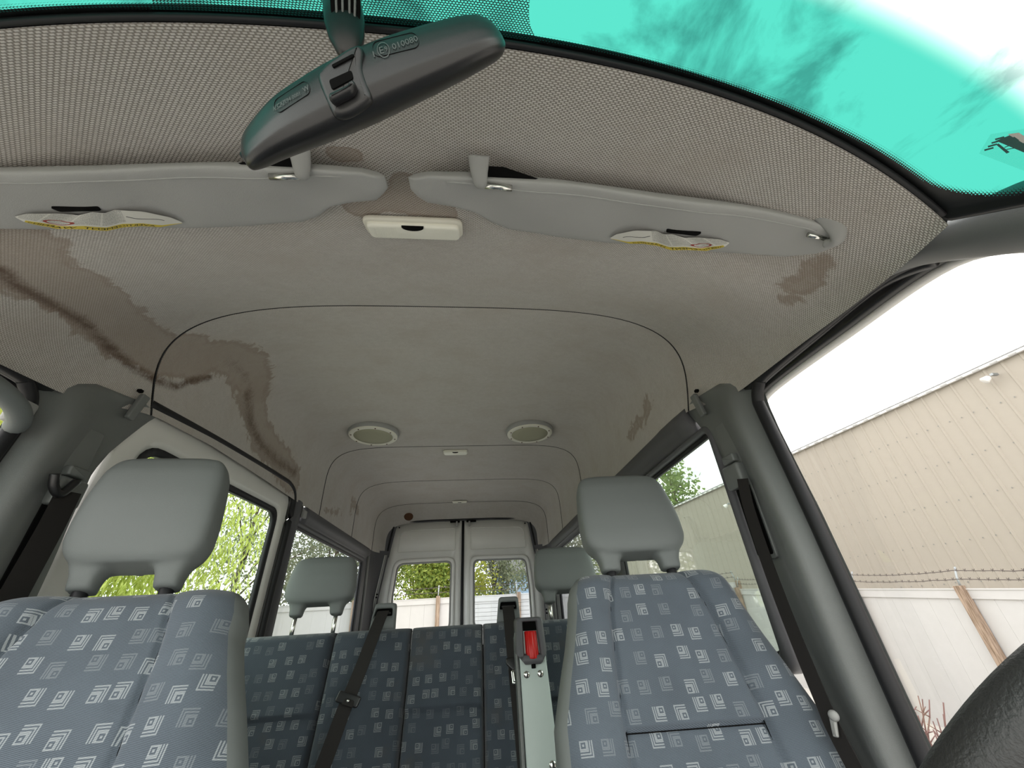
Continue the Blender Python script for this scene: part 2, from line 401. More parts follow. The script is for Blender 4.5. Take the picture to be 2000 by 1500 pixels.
def head_z(x, y):
    "height of the headliner over a point"
    yb = y
    for _ in range(8):
        f = lambda a: float(np.interp(yb, fy_, a)); zc, zr, w_, ne, sk, hb = map(f, (zc_, zr_, wd_, ne_, sk_, hb_))
        e = max(0, 1-min(1, abs(x)/w_)**ne)**(1/ne); yb = y-hb*.24*abs(x)**2.4-sk*(1-e)
    return zr+(zc-zr)*e
def project(P):
    d = np.asarray(P)-np.array(EYE); z = d@np.array(fwd)
    return np.stack([1000+F_PX*(d@np.array(rgt))/z, 750-F_PX*(d@np.array(upv))/z], 1)
seams = [.165, .987, 2.60, 3.38, 4.06, 4.29]
ceil = empty('ceiling', (0, 2, 1.0), 'grey woven cloth headliner with brown water stains', 'ceiling', kind='structure')
panels = []
for a, b in zip(seams[:-1], seams[1:]):
    ya, yb = a+(.0032 if a > .2 else 0), b-(.0032 if b < 4.2 else 0); k = max(14, int((yb-ya)/.0115))
    ys = list(np.linspace(ya, yb, k)); P = []; U = []
    if a > .2: ys = [ya, ya+.0015, ya+.004]+ys[1:]
    if b < 4.2: ys = ys[:-1]+[yb-.004, yb-.0015, yb]
    for i, y in enumerate(ys):
        p, q = station(y); lift = 0
        if a > .2 and i == 0: lift = .009
        if b < 4.2 and i == len(ys)-1: lift = .009
        p = p.copy(); p[:, 2] += lift
        if lift: p[:, 0] *= 1+.006/.86
        P.append(p); U.append(np.stack([q, np.full(len(q), y*1.12)], 1))
    panels.append((np.array(P), np.array(U)))
allP = np.concatenate([p.reshape(-1, 3) for p, _ in panels]); allpx = project(allP)
front = ((allP-np.array(EYE))@np.array(fwd)) > .05
def on_cloth(px):
    d = np.hypot(allpx[:, 0]-px[0], allpx[:, 1]-px[1]); d[~front] = 1e9
    return allP[np.argmin(d)]
def blot(V, path, R, peak=1.0):
    q = np.array([on_cloth(p) for p in path]); dmin = np.full(len(V), 9.0)
    for a, b in zip(q[:-1], q[1:]):
        ab = b-a; L = max(ab@ab, 1e-9); t = np.clip(((V-a)@ab)/L, 0, 1); dmin = np.minimum(dmin, np.linalg.norm(V-a-t[:, None]*ab, axis=1))
    return peak*np.clip(1-dmin/R, 0, 1)
wet = [([(20, 500), (90, 540), (150, 578), (208, 615), (265, 668), (320, 698), (365, 700), (390, 695)], .115, 1.0), ([(330, 690), (370, 672)], .095, .95),
       ([(395, 700), (440, 690), (475, 705), (490, 750), (497, 800), (510, 850), (535, 885), (570, 935)], .15, .92), ([(10, 470), (60, 480)], .10, .75),
       ([(686, 995), (690, 978), (700, 1000)], .14, .52), ([(632, 1000), (665, 1003)], .10, .46), ([(1270, 790), (1240, 835), (1232, 850)], .13, .50), ([(1590, 515), (1540, 580)], .10, .52),
       ([(700, 410), (787, 392), (870, 410)], .045, .95), ([(787, 360), (787, 400)], .05, .9), ([(665, 300), (690, 305)], .028, .9)]
cores = [([(0, 530), (30, 560), (60, 578), (120, 610), (170, 640), (215, 680), (260, 720), (300, 742), (345, 752), (372, 745), (410, 738)], .036, .95),
         ([(484, 770), (488, 830), (510, 870), (545, 902), (575, 925)], .10, .80), ([(440, 700), (480, 730), (490, 780)], .10, .55)]
for (P, U) in panels:
    V = P.reshape(-1, 3); stn = np.zeros(len(V)); cor = np.zeros(len(V))
    for path, R, pk in wet: stn = np.maximum(stn, blot(V, path, R, pk))
    for path, R, pk in cores: cor = np.maximum(cor, blot(V, path, R, pk))
    wv = np.interp(V[:, 1], [.42, .56, 1.0, 2.0], [1, .42, .30, .12])
    wv = np.maximum(wv, np.interp(np.abs(V[:, 0]), [.55, .78], [0, .75])*np.interp(V[:, 1], [.9, 1.2], [1, .2]))
    grid('headliner_panel', P, 'headliner_cloth', ceil, uv=U, attrs={'stain': stn, 'core': cor, 'weave': wv})
for y in seams[1:-1]:
    p, q = station(y, 120); p = p.copy(); p[:, 2] += .0015; tube('seam', [Vector(v_) for v_ in p], (.0019 if y < 1.2 else .0026), 'rubber', ceil, n=6, up=(0, 1, 0))
P = []
for y in list(np.linspace(.20, 4.36, 40)):
    p, q = station(min(max(y, .165), 4.29), 60); p = p.copy(); p[:, 0] *= 1.045; p[:, 2] += .028; p[:, 1] += y-min(max(y, .165), 4.29); P.append(p)
grid('roof_shell', P, 'dark_hole', ceil)

# ------------------------------------------------------------------ windscreen
hdr, _ = station(.165, 121)
def screen(x, v):
    "point of the glass: x across, v metres below the header edge"
    i = np.interp(np.clip(x/(1+.30*v), -.765, .765), hdr[:, 0], np.arange(121)); y = np.interp(i, np.arange(121), hdr[:, 1]); z = np.interp(i, np.arange(121), hdr[:, 2])
    return Vector((x, y-.004-.77*v-.04*v*v, z+.006-.62*v-.02*v*v))
P, U, Eg = [], [], []
for v in np.concatenate([np.linspace(-.004, .05, 28), np.linspace(.055, .3, 50), np.linspace(.32, .95, 24)]):
    hw = .775*(1+.30*v); rw, ru = [], []
    for x in np.concatenate([np.linspace(-hw, -hw+.12, 30), np.linspace(-hw+.13, hw-.13, 110), np.linspace(hw-.12, hw, 30)]):
        rw.append(screen(x, v)); ru.append((x, v)); d1, d2 = v, (hw-abs(x))*.95; r = .075
        Eg.append(r-math.hypot(r-d1, r-d2) if d1 < r and d2 < r else min(d1, d2))
    P.append(rw); U.append(ru)
ws = grid('window_1', P, 'glass_windscreen', None, uv=U, attrs={'edge': Eg}, kind='structure', label='windscreen with teal shade band and dotted black border', cat='windscreen')
# rubber edge along the header
tube('seal', [Vector(p)+Vector((0, -.004, .001)) for p in hdr[1:-1]], .0035, 'rubber', ws, n=8)
hp_ = [Vector(p) for p in hdr]
grid('header_strip', [[p+Vector((0, .014, .016)) for p in hp_], [p+Vector((0, .001, .0030)) for p in hp_], [p+Vector((0, -.010, .014)) for p in hp_], [p+Vector((0, -.004, .030)) for p in hp_], [p+Vector((0, .05, .045)) for p in hp_]], 'rubber', ws)
# inspection sticker near the driver's upper corner
def gl(px, py, off=.003):
    d = fwd + rgt*((px-1000)/F_PX) - upv*((py-750)/F_PX); lo, hi = .02, 2.0
    def side(t):
        p = EYE+d*t; best = None
        v = 0.1
        for _ in range(30):
            q = screen(p.x, v); v += ((q-p).dot(Vector((0, .77, .62))))*.9
            v = min(max(v, -.05), .95)
        q = screen(p.x, v); return (p-q).dot(Vector((0, -.62, .77)))
    for _ in range(40):
        mid_ = (lo+hi)/2
        if side(mid_) > 0: hi = mid_
        else: lo = mid_
    return EYE+d*(lo-off)
def gl_patch(name, corners, mat, n=8, off=.003, parent=ws, **kw):
    "four pixel corners of a flat print stuck to the inside of the glass"
    c = [np.array(p, float) for p in corners]; P = []
    for i in range(n):
        for_ = i/(n-1); P.append([gl(*((1-t)*((1-for_)*c[0]+for_*c[3])+t*((1-for_)*c[1]+for_*c[2])), off=off) for t in np.linspace(0, 1, n)])
    return grid(name, P, mat, parent, **kw)
# ------------------------------------------------------------------ sun visors
def vis_z(x, y): return .580+.43*(y-.345)-.125*x*x-.40*max(0, abs(x)-.55)**2
def on_vis(px, py, off=0):
    d = fwd + rgt*((px-1000)/F_PX) - upv*((py-750)/F_PX); lo, hi = .05, 3.0
    for _ in range(50):
        mid_ = (lo+hi)/2; p = EYE+d*mid_
        if p.z > vis_z(p.x, p.y)-off: hi = mid_
        else: lo = mid_
    return EYE+d*lo
fr = [on_vis(*p) for p in [(812, 352), (850, 344), (930, 345), (1000, 350), (1100, 358), (1300, 385), (1500, 412), (1600, 432), (1650, 452), (1672, 470)]]
rr_ = [on_vis(*p) for p in [(812, 370), (850, 395), (900, 403), (945, 416), (975, 436), (1010, 450), (1100, 464), (1200, 474), (1400, 492), (1540, 501), (1610, 495), (1660, 480), (1672, 472)]]
fx0, fy0 = np.array([p.x for p in fr]), np.array([p.y for p in fr]); rx0, ry0 = np.array([p.x for p in rr_]), np.array([p.y for p in rr_])
def vis_xyz(x, t, h, sg, ax=0):
    y0, y1 = np.interp(x, fx0, fy0), np.interp(x, rx0, ry0); y = y0+(y1-y0)*t
    w_ = .0025*math.sin(x*46+t*3)*math.sin(t*math.pi)+.0018*math.sin(x*23-t*5+1)
    return Vector((sg*(x-.012), y, vis_z(x, y)+h+w_*(1 if h < 0.004 else 0)))
stick_up = [(1203, 459), (1215, 451), (1250, 443), (1290, 445), (1305, 450), (1322, 449), (1348, 459), (1372, 457), (1415, 461), (1433, 468)]
stick_lo = [(1203, 461), (1240, 470), (1265, 469), (1290, 474), (1318, 481), (1350, 480), (1390, 484), (1410, 479), (1425, 475), (1433, 470)]
su = np.array([tuple(on_vis(*p)) for p in stick_up]); sl = np.array([tuple(on_vis(*p)) for p in stick_lo])
M = Mat('visor_label'); M.set(.6, spec=.3); u, v, uvs = M.uv()
lines = ((v*13).frac().gt(.45))*M.noise(M.comb(u*90, (v*13).floor()), 3, 2).gt(.46)*v.lt(.72)*u.gt(.30)*u.lt(.97)*((u*6+.2).frac().gt(.07))
c = M.mix(lines*.62, (.68, .67, .62), (.10, .10, .10)); c = M.mix(v.gt(.80)*u.lt(.88), c, (.66, .52, .07))
ban = ((u-.70)*(u-.70)*40+(v-.62)*(v-.62)*14).op('SQRT'); c = M.mix(ban.gt(.42)*ban.lt(.56), c, (.32, .05, .04))
fig = (v-.42-.08*(u*34).sin()).abs().lt(.022)*u.gt(.12)*u.lt(.30); c = M.mix(fig, c, (.08, .08, .08))
M.color(c); MATS['visor_label'] = M.m
def visor(sg, label):
    t = empty('sun_visor', (sg*.38, .42, .58), label, 'sun visor', 'pair of sun visors')
    xs = np.concatenate([[fx0[0]+.0005], fx0[0]+.03*(1-np.cos(np.linspace(.2, math.pi/2, 7))), np.linspace(fx0[0]+.036, fx0[-1]-.035, 70), fx0[-1]-.032*(1-np.sin(np.linspace(.1, math.pi/2, 7)))])
    P = []
    for x in xs:
        e = min(1, max(.08, (x-fx0[0])/.012))**.5*min(1, max(.06, (fx0[-1]-x)/.014))**.5; sec = []
        for k in range(40):
            a = 2*math.pi*k/40; ct, st_ = math.cos(a), math.sin(a)
            tt = .5-.5*math.copysign(abs(ct)**.22, ct); h = .011*math.copysign(abs(st_)**.55, st_)*e
            sec.append(vis_xyz(x, tt, h+.006, sg))
        P.append(sec)
    b = grid('visor_pad', P, 'visor_vinyl', t, cv=True, caps=True, flip=sg > 0)
    for tt in (.13,):
        tube('welt', [vis_xyz(x, tt, -.0052, sg) for x in np.linspace(fx0[0]+.06, fx0[-1]-.06, 60)], .0011, 'visor_vinyl', b, n=6)
    # inner bracket, pivot rod, outer pivot, mirror finger recess
    xb = .145
    arm = [vis_xyz(xb-.006, -.32, .020, sg), vis_xyz(xb-.006, -.14, .004, sg), vis_xyz(xb-.004, .02, -.008, sg), vis_xyz(xb-.004, .10, -.010, sg)]
    o = grid('clip_bracket', tube_pts(smooth_path(arm, 18), list(np.linspace(.017, .0085, 19)), 12, ry=list(np.linspace(.010, .0075, 19))), 'grey_clip', t, cv=True, caps=True)
    blend_mesh(o, .0022, 5)
    o = tube('pivot_rod', [vis_xyz(xb+.002, .085, -.010, sg), vis_xyz(xb+.045, .09, -.008, sg)], .0048, 'chrome', t, n=14, label='chrome pivot rod')
    hp = [vis_xyz(xb+.0, -.16, .010, sg), vis_xyz(xb+.03, -.14, .010, sg), vis_xyz(xb+.085, -.01, .006, sg), vis_xyz(xb+.05, .09, .000, sg), vis_xyz(xb+.0, .06, .000, sg)]
    mesh('notch', hp, [(0, 1, 2, 3, 4)], 'dark_hole', b)
    xo = fx0[-1]-.055
    tube('pivot_rod', [vis_xyz(xo-.012, .22, -.010, sg), vis_xyz(xo+.018, .23, -.006, sg)], .0042, 'chrome', t, n=12, label='chrome pivot rod')
    o = grid('pivot_bracket', tube_pts(smooth_path([vis_xyz(xo-.012, -.16, .012, sg), vis_xyz(xo+.018, -.04, -.002, sg), vis_xyz(xo+.028, .16, -.012, sg), vis_xyz(xo+.020, .32, -.013, sg)], 18), list(np.linspace(.016, .008, 19)), 12, ry=list(np.linspace(.006, .007, 19))), 'grey_clip', t, cv=True, caps=True)
    blend_mesh(o, .0022, 4)
    P, U = [], []
    for i in range(48):
        s_ = i/47; f = lambda A, j: np.interp(s_, np.linspace(0, 1, len(A)), A[:, j])
        A, B = Vector([f(su, j) for j in range(3)]), Vector([f(sl, j) for j in range(3)])
        rw = []
        for k in range(6):
            p = A.lerp(B, k/5); p = Vector((sg*(p.x-.012), p.y, p.z-.0085-.004*math.sin(math.pi*min(max(s_, 0), 1))*abs(math.sin(s_*9))))
            rw.append(p)
        P.append(rw); U.append([(s_, k/5) for k in range(6)])
    lb = grid('warning_label', P, 'visor_label', t, uv=U, flip=sg < 0, label='creased white warning label with yellow strip')
    # printed words on the yellow strip, upside down to someone in front of the visor
    c_ = bpy.data.curves.new('words', 'FONT'); c_.body = 'AVERTISSEMENT  WARNING'; c_.size = 1; c_.align_x = 'CENTER'; c_.align_y = 'CENTER'; c_.resolution_u = 1
    to = bpy.data.objects.new('words', c_); me0 = to.to_mesh(); VV = [v.co.copy() for v in me0.vertices]; FF = [tuple(p.vertices) for p in me0.polygons]; to.to_mesh_clear(); bpy.data.objects.remove(to)
    wmax = max(abs(v.x) for v in VV); PA = np.array([[tuple(p) for p in r_] for r_ in P]); out = []
    for v in VV:
        s_ = .50-(v.x/wmax)*.36*sg*(1 if sg > 0 else 1); tt = .90-v.y*.16; i = s_*47; j = min(tt, .999)*5; i0, j0 = int(i), int(j); a, b_ = i-i0, j-j0
        p = (PA[i0, j0]*(1-a)+PA[i0+1, j0]*a)*(1-b_)+(PA[i0, j0+1]*(1-a)+PA[i0+1, j0+1]*a)*b_
        out.append(Vector(p)-Vector((0, 0, .0006)))
    mesh('lettering', out, FF, 'ink', lb, smooth=False)
    cy = on_vis(1345, 448); q = Vector((sg*(cy.x-.012), cy.y, cy.z-.0065))
    plate('finger_pull', rpoly([(-.032, -.004), (.032, -.004), (.028, .007), (-.028, .007)], .004), q, (1, 0, -.12*sg), (0, 1, .43), .004, .001, 'dark_hole', b)
    return t
visor(1, "grey sun visor on the driver's side, right of the dome light")
visor(-1, "grey sun visor on the passenger's side, partly behind the mirror")

# ------------------------------------------------------------------ lights in the headliner
def ceil_light(name, cx, cy, L, Wd, label, group, tilt_n, detail):
    z = head_z(cx, cy); n = Vector(tilt_n).normalized(); ex = Vector((1, 0, 0)); ey = n.cross(ex).normalized(); O = Vector((cx, cy, z))+n*.006
    t = empty(name, O, label, 'lamp', group)
    plate('housing', rpoly([(-L/2, -Wd/2), (L/2, -Wd/2), (L/2, Wd/2), (-L/2, Wd/2)], min(L, Wd)*.30), O, ex, ey, .010, .004, 'cream_plastic', t)
    a, b = L/2-.006, Wd/2-.005
    ln = plate('lens', rpoly([(-a, -b), (a, -b), (a, b*.86), (-a, b*.86)], b*.5), O+n*.007, ex, ey, .012, .005, 'lens_plastic', t)
    if detail:
        for i in range(46):
            x = -a*.9+i*(2*a*.9/45)
            if abs(x) < .03: continue
            box('rib', O+ex*x+n*.0130+ey*(-b*.05), (.0011, b*1.25, .0008), 'lens_plastic', ln, 0, rot=Matrix((ex, ey, n)).transposed())
    w_ = L*.11 if detail else L*.12
    nt_ = [(w_*math.cos(q), -w_*.62*math.sin(q)) for q in np.linspace(0, math.pi, 16)]
    plate('switch_notch', nt_, O+ey*(b*.84)+n*.0112, ex, ey, .006, .0005, 'dark_hole', t)
    return t
d_ = Vector((0, .43, -1)); ceil_light('dome_light', .004, .498, .186, .062, 'cream dome light between the sun visors', None, d_, True)
ceil_light('ceiling_light', -.018, 2.70, .175, .075, 'small white ceiling light between the two round speakers', 'small lights down the ceiling', (0, 0, -1), False)
ceil_light('ceiling_light', -.030, 4.02, .15, .07, 'small white ceiling light just above the rear doors', 'small lights down the ceiling', (0, .15, -1), False)

def speaker(cx, label):
    cy = 2.33; z = head_z(cx, cy)+.004; t = empty('ceiling_speaker', (cx, cy, z), label, 'speaker', 'round ceiling speakers'); O = (cx, cy, z); ax = (0, 0, -1)
    lathe('housing', [(.152, 0), (.156, .010), (.154, .026), (.146, .034), (.140, .034), (.138, .030)], O, ax, 'grey_clip', t, 56)
    rg = lathe('rim', [(.147, .030), (.147, .037), (.143, .040), (.121, .042), (.117, .038)], O, ax, 'cream_plastic', t, 56)
    lathe('grille', [(.119, .034), (.118, .039), (.08, .042), (.02, .043), (.001, .043)], O, ax, 'grille_cloth', t, 48)
    for k in range(8):
        a = k*math.pi/4+.3; lathe('screw', [(.0042, .038), (.0042, .0435), (.0025, .0445)], (cx+.132*math.cos(a), cy+.132*math.sin(a), z), ax, 'rust_brown', rg, 10)
speaker(-.515, 'left of the two round cream ceiling speakers, nearer the water stain')
speaker(.480, "right of the two round cream ceiling speakers, on the driver's side")
t = empty('header_vent', (-.55, 4.24, .955), 'small brown round plug in the header over the rear doors', 'plug')
lathe('cap', [(.046, 0), (.046, .012), (.040, .018), (.001, .020)], (-.56, 4.235, .965), (0, -.72, -.7), 'rust_brown', t, 24)

# ------------------------------------------------------------------ interior mirror
def dep(px, py, t): return EYE + (fwd + rgt*((px-1000)/F_PX) - upv*((py-750)/F_PX))*t
A_, B_ = dep(478, 300, .335), dep(972, 75, .325); C_ = (A_+B_)/2; ex = (B_-A_).normalized()
en = (EYE-C_).normalized(); en = (en-ex*en.dot(ex)).normalized(); ey = en.cross(ex).normalized()      # en looks at the windscreen side, ey up the housing
if ey.dot(upv) < 0: ey = -ey
L2 = (B_-A_).length/2+.008
mir = empty('rear_view_mirror', C_, 'black plastic rear-view mirror seen from its back', 'mirror')
def loc(p): q = p-C_; return (q.dot(ex), q.dot(ey))
def mpl(px, py, off=0):
    d = fwd + rgt*((px-1000)/F_PX) - upv*((py-750)/F_PX); return EYE+d*((C_+en*off-EYE).dot(en)/d.dot(en))
mt = smooth_path([loc(mpl(*p)) for p in [(470, 296), (472, 268), (488, 240), (530, 192), (590, 150), (650, 115), (740, 76), (850, 42), (920, 28), (955, 38), (976, 62), (986, 92)]], 80)
mb = smooth_path([loc(mpl(*p)) for p in [(470, 296), (478, 322), (492, 333), (520, 327), (560, 310), (640, 280), (720, 248), (800, 210), (880, 170), (950, 132), (978, 112), (986, 92)]], 80)
mt, mb = mt[np.argsort(mt[:, 0])], mb[np.argsort(mb[:, 0])]
X0, X1 = mt[0, 0], mt[-1, 0]
def mir_mid(x):
    t_, b_ = np.interp(x, mt[:, 0], mt[:, 1]), np.interp(x, mb[:, 0], mb[:, 1]); return (t_+b_)/2, max(.0008, (t_-b_)/2)
BD = .030
_t = np.linspace(-1, 1, 81); _z = np.interp(_t, [-1, -.93, -.82, -.6, -.35, 0, .4, .75, 1], [0, .38, .66, .92, 1, .93, .68, .35, 0]); _g = np.hanning(9); _g /= _g.sum()
BY, BZ = _t, np.maximum(0, np.convolve(np.pad(_z, 4, mode='reflect', reflect_type='odd'), _g, 'valid'))
def mir_k(x): s_ = (2*x-X0-X1)/(X1-X0); return max(.02, 1-abs(s_)**5)**.35
P = []
for s_ in -np.cos(np.linspace(.06, math.pi-.06, 90)):
    x = (X0+X1)/2+s_*(X1-X0)/2; my, mh = mir_mid(x); k = mir_k(x); sec = []
    for q in np.linspace(-1, 1, 26): sec.append(C_+ex*x+ey*(my+mh*q)+en*(BD*k*float(np.interp(q, BY, BZ))))
    for q in np.linspace(.96, -.96, 12): sec.append(C_+ex*x+ey*(my+mh*q)-en*(.010*k*max(0, 1-q**6)**.4))
    P.append(sec)
hs = grid('housing', P, 'black_plastic', mir, cv=True, caps=True)
P = []
for s_ in (-.93, -.6, -.3, 0, .3, .6, .93):
    x = (X0+X1)/2+s_*(X1-X0)/2; my, mh = mir_mid(x); P.append([C_+ex*x+ey*(my+q*mh*.85)-en*.0125 for q in (-1, 1)])
grid('mirror_glass', P, plain('mirror_glass', (.8, .8, .8), .02, metal=1), mir)
def mp_(px, py, off=.0):
    "point on the back of the housing at a pixel"
    d = fwd + rgt*((px-1000)/F_PX) - upv*((py-750)/F_PX); t = (C_+en*(.0205+off)-EYE).dot(en)/d.dot(en); return EYE+d*t
def surf(q, off):
    "housing back surface at local (x, y)"
    my, mh = mir_mid(q[0]); k = mir_k(q[0]); zz = BD*k*float(np.interp((q[1]-my)/mh, BY, BZ))
    return C_+ex*q[0]+ey*q[1]+en*(zz+off)
# central saddle with the adjuster slot and the dip lever, on the sloping back
q0, q1 = loc(mp_(688, 215)), loc(mp_(668, 120)); S0_, S1_ = surf(q0, 0), surf(q1, 0); ey2 = (S1_-S0_); ey2 = (ey2-ex*ey2.dot(ex)).normalized(); en2 = ex.cross(ey2)
if en2.dot(en) < 0: en2 = -en2
SO = (S0_+S1_)/2
def mp2(px, py, off=0):
    d = fwd + rgt*((px-1000)/F_PX) - upv*((py-750)/F_PX); p = EYE+d*((SO+en2*off-EYE).dot(en2)/d.dot(en2)); q = p-SO; return (q.dot(ex), q.dot(ey2))
plate('saddle', smooth_path([mp2(*p) for p in [(626, 162), (634, 140), (660, 118), (698, 96), (712, 104), (712, 140), (728, 190), (722, 206), (690, 228), (664, 234), (650, 222)]], 44, True), SO+en2*.001, ex, ey2, .010, .0045, 'black_plastic', mir)
plate('slot', rpoly([mp2(*p, .006) for p in [(648, 128), (690, 106), (694, 111), (651, 134)]], .002), SO+en2*.0063, ex, ey2, .0016, .0005, 'dark_hole', mir)
plate('lever_recess', rpoly([mp2(*p, .006) for p in [(643, 158), (687, 138), (691, 155), (649, 177)]], .002), SO+en2*.0063, ex, ey2, .0016, .0004, 'dark_hole', mir)
plate('dip_lever', rpoly([mp2(*p, .010) for p in [(645, 188), (684, 170), (692, 160), (697, 168), (692, 184), (654, 204), (646, 200)]], .003), SO+en2*.010, ex, ey2, .010, .0035, 'black_plastic', mir)
def pill(a, b, wd):
    a, b = np.array(loc(mp_(*a))), np.array(loc(mp_(*b))); u_ = (b-a)/np.linalg.norm(b-a); n_ = np.array([-u_[1], u_[0]]); out = []
    for q in np.linspace(math.pi/2, 1.5*math.pi, 10): out.append(a+u_*math.cos(q)*wd+n_*math.sin(q)*wd)
    for q in np.linspace(-math.pi/2, math.pi/2, 10): out.append(b+u_*math.cos(q)*wd+n_*math.sin(q)*wd)
    return np.array(out), a, b, u_, n_
def on_back(name, pts, faces, mat, parent, off): return mesh(name, [surf(p, off) for p in pts], faces, mat, parent, smooth=False)
for (a, b, wd, body) in (((738, 92), (805, 76), .0052, 'right'), ((540, 205), (590, 172), .0046, 'left')):
    out, pa, pb, u_, n_ = pill(a, b, wd); ins_ = inset(out if area2(out) > 0 else out[::-1], .0005); o2 = out if area2(out) > 0 else out[::-1]; n = len(o2)
    pl = mesh('embossed_border', [surf(q, .0009) for q in o2]+[surf(q, .0009) for q in ins_]+[surf(q, -.001) for q in o2]+[surf(q, -.001) for q in ins_], [(i, (i+1) % n, n+(i+1) % n, n+i) for i in range(n)]+[(i, 2*n+i, 2*n+(i+1) % n, (i+1) % n) for i in range(n)]+[(n+i, n+(i+1) % n, 3*n+(i+1) % n, 3*n+i) for i in range(n)], 'black_plastic', hs, smooth=False)
def emboss(body, a, b, size, parent):
    "raised characters between two pixels of the housing back"
    c_ = bpy.data.curves.new('mark', 'FONT'); c_.body = body; c_.size = size; c_.align_x = 'CENTER'; c_.align_y = 'CENTER'; c_.resolution_u = 2
    to = bpy.data.objects.new('mark', c_); me0 = to.to_mesh(); VV = [v.co.copy() for v in me0.vertices]; FF = [tuple(p.vertices) for p in me0.polygons]; to.to_mesh_clear(); bpy.data.objects.remove(to)
    pa, pb = np.array(loc(mp_(*a))), np.array(loc(mp_(*b))); mid_ = (pa+pb)/2; u2 = (pb-pa)/np.linalg.norm(pb-pa); n2 = np.array([-u2[1], u2[0]])
    ext = max(abs(v.x) for v in VV); sc_ = min(1.6, np.linalg.norm(pb-pa)/2/ext)
    mesh('embossed_mark', [surf(mid_+u2*v.x*sc_+n2*v.y, .0012) for v in VV], FF, 'emboss_gloss', parent, smooth=False)
plain('emboss_gloss', (.10, .105, .105), .35, spec=.6)  # lighter grey: the gloss on the black raised marks is put into the colour
emboss('I', (727, 106), (731, 105), .0052, hs); emboss('E', (740, 98.5), (748, 96.5), .0062, hs); emboss('9', (751, 95.5), (756, 94), .0046, hs); emboss('010080', (766, 91), (816, 73), .0052, hs)
emboss('A', (529, 214), (533, 211.5), .0036, hs); emboss('CA', (537, 209), (549, 202), .0034, hs); emboss('E94 0001', (553, 199.5), (584, 182), .0034, hs); emboss('W', (589, 177), (600, 170), .0046, hs)
cc = np.array(loc(mp_(748, 96))); rg = [cc+.0049*np.array([math.cos(q), math.sin(q)]) for q in np.linspace(0, 2*math.pi, 28, endpoint=False)]; r2 = [cc+.0044*np.array([math.cos(q), math.sin(q)]) for q in np.linspace(0, 2*math.pi, 28, endpoint=False)]
mesh('embossed_ring', [surf(q, .0012) for q in rg+r2], [(i, (i+1) % 28, 28+(i+1) % 28, 28+i) for i in range(28)], 'emboss_gloss', hs, smooth=False)
bx_ = [np.array(loc(mp_(*p))) for p in [(534, 216), (532, 207), (550, 196), (553, 205)]]; bi_ = [q+(sum(bx_)/4-q)*.12 for q in bx_]
mesh('embossed_box', [surf(q, .0012) for q in bx_+bi_], [(i, (i+1) % 4, 4+(i+1) % 4, 4+i) for i in range(4)], 'emboss_gloss', hs, smooth=False)
# stalk from the glass to the ball joint
p0, p1, p2, p3 = dep(683, 118, .345), dep(680, 95, .343), dep(672, 35, .345), dep(662, -40, .360)
rad_ = [.006, .010, .0150, .0172, .0172, .0165]
path = [p0, p0.lerp(p1, .6), p1.lerp(p2, .3), p1.lerp(p2, .8), p2, p3]
stk = grid('stalk', tube_pts(path, rad_, 20, up=tuple(en), ry=[.005, .007, .009, .010, .010, .010]), 'black_plastic', mir, cv=True, caps=True)
def stp(px, py, off):
    d = fwd + rgt*((px-1000)/F_PX) - upv*((py-750)/F_PX); return EYE+d*((p2+en*off-EYE).dot(en)/d.dot(en))
rc = [stp(*p, .0092) for p in [(642, -40), (646, 20), (656, 68), (668, 90), (682, 98), (694, 90), (702, 66), (704, 20), (702, -40)]]
mesh('ribbed_recess', rc+[p-en*.004 for p in rc], [tuple(range(9))]+[(i, (i+1) % 9, 9+(i+1) % 9, 9+i) for i in range(9)], 'dark_hole', stk, smooth=False)
for xa, xb_, ye in ((655, 662, 74), (668, 672, 88), (682, 684, 92), (694, 691, 80)):
    tube('rib', [stp(xa, -40, .0100), stp(xa+.3*(xb_-xa), 20, .0100), stp(xb_, ye, .0094)], .0011, 'trim', stk, n=6)
tube('ball_joint', [p0, dep(690, 135, .335)], .0065, 'black_plastic', mir, n=12)
# ------------------------------------------------------------------ windscreen sticker
st = gl_patch('sticker', [(1912, 300), (1935, 262), (2010, 250), (2030, 345)], pane('sticker_film', (.80, .88, .86), .02).m, 8, .003)
gl_patch('sticker_band', [(1945, 275), (1975, 263), (2030, 300), (2005, 300)], 'ink_green', 4, .0036, st)
gl_patch('sticker_band', [(1968, 262), (1990, 259), (2030, 285), (2025, 295)], 'paper', 4, .0036, st)
for k in range(4): gl_patch('sticker_line', [(1922+k*7, 292-k*7), (1940+k*7, 287-k*7), (1941+k*7, 290-k*7), (1923+k*7, 295-k*7)], 'ink_green', 3, .0036, st)
gl_patch('sticker_line', [(1946, 283), (1950, 280), (1972, 297), (1966, 300)], 'ink_green', 4, .0036, st)
for a_, b_ in (((1962, 287), (1976, 282)), ((1976, 282), (1984, 288)), ((1984, 288), (1966, 291))):
    gl_patch('sticker_line', [a_, b_, (b_[0], b_[1]+1.6), (a_[0], a_[1]+1.6)], 'ink_green', 3, .0036, st)

# ------------------------------------------------------------------ van body sides
FLOOR = -.98
def side3(sg, xw): return lambda y, z, d: Vector((sg*(xw+d), y, z))
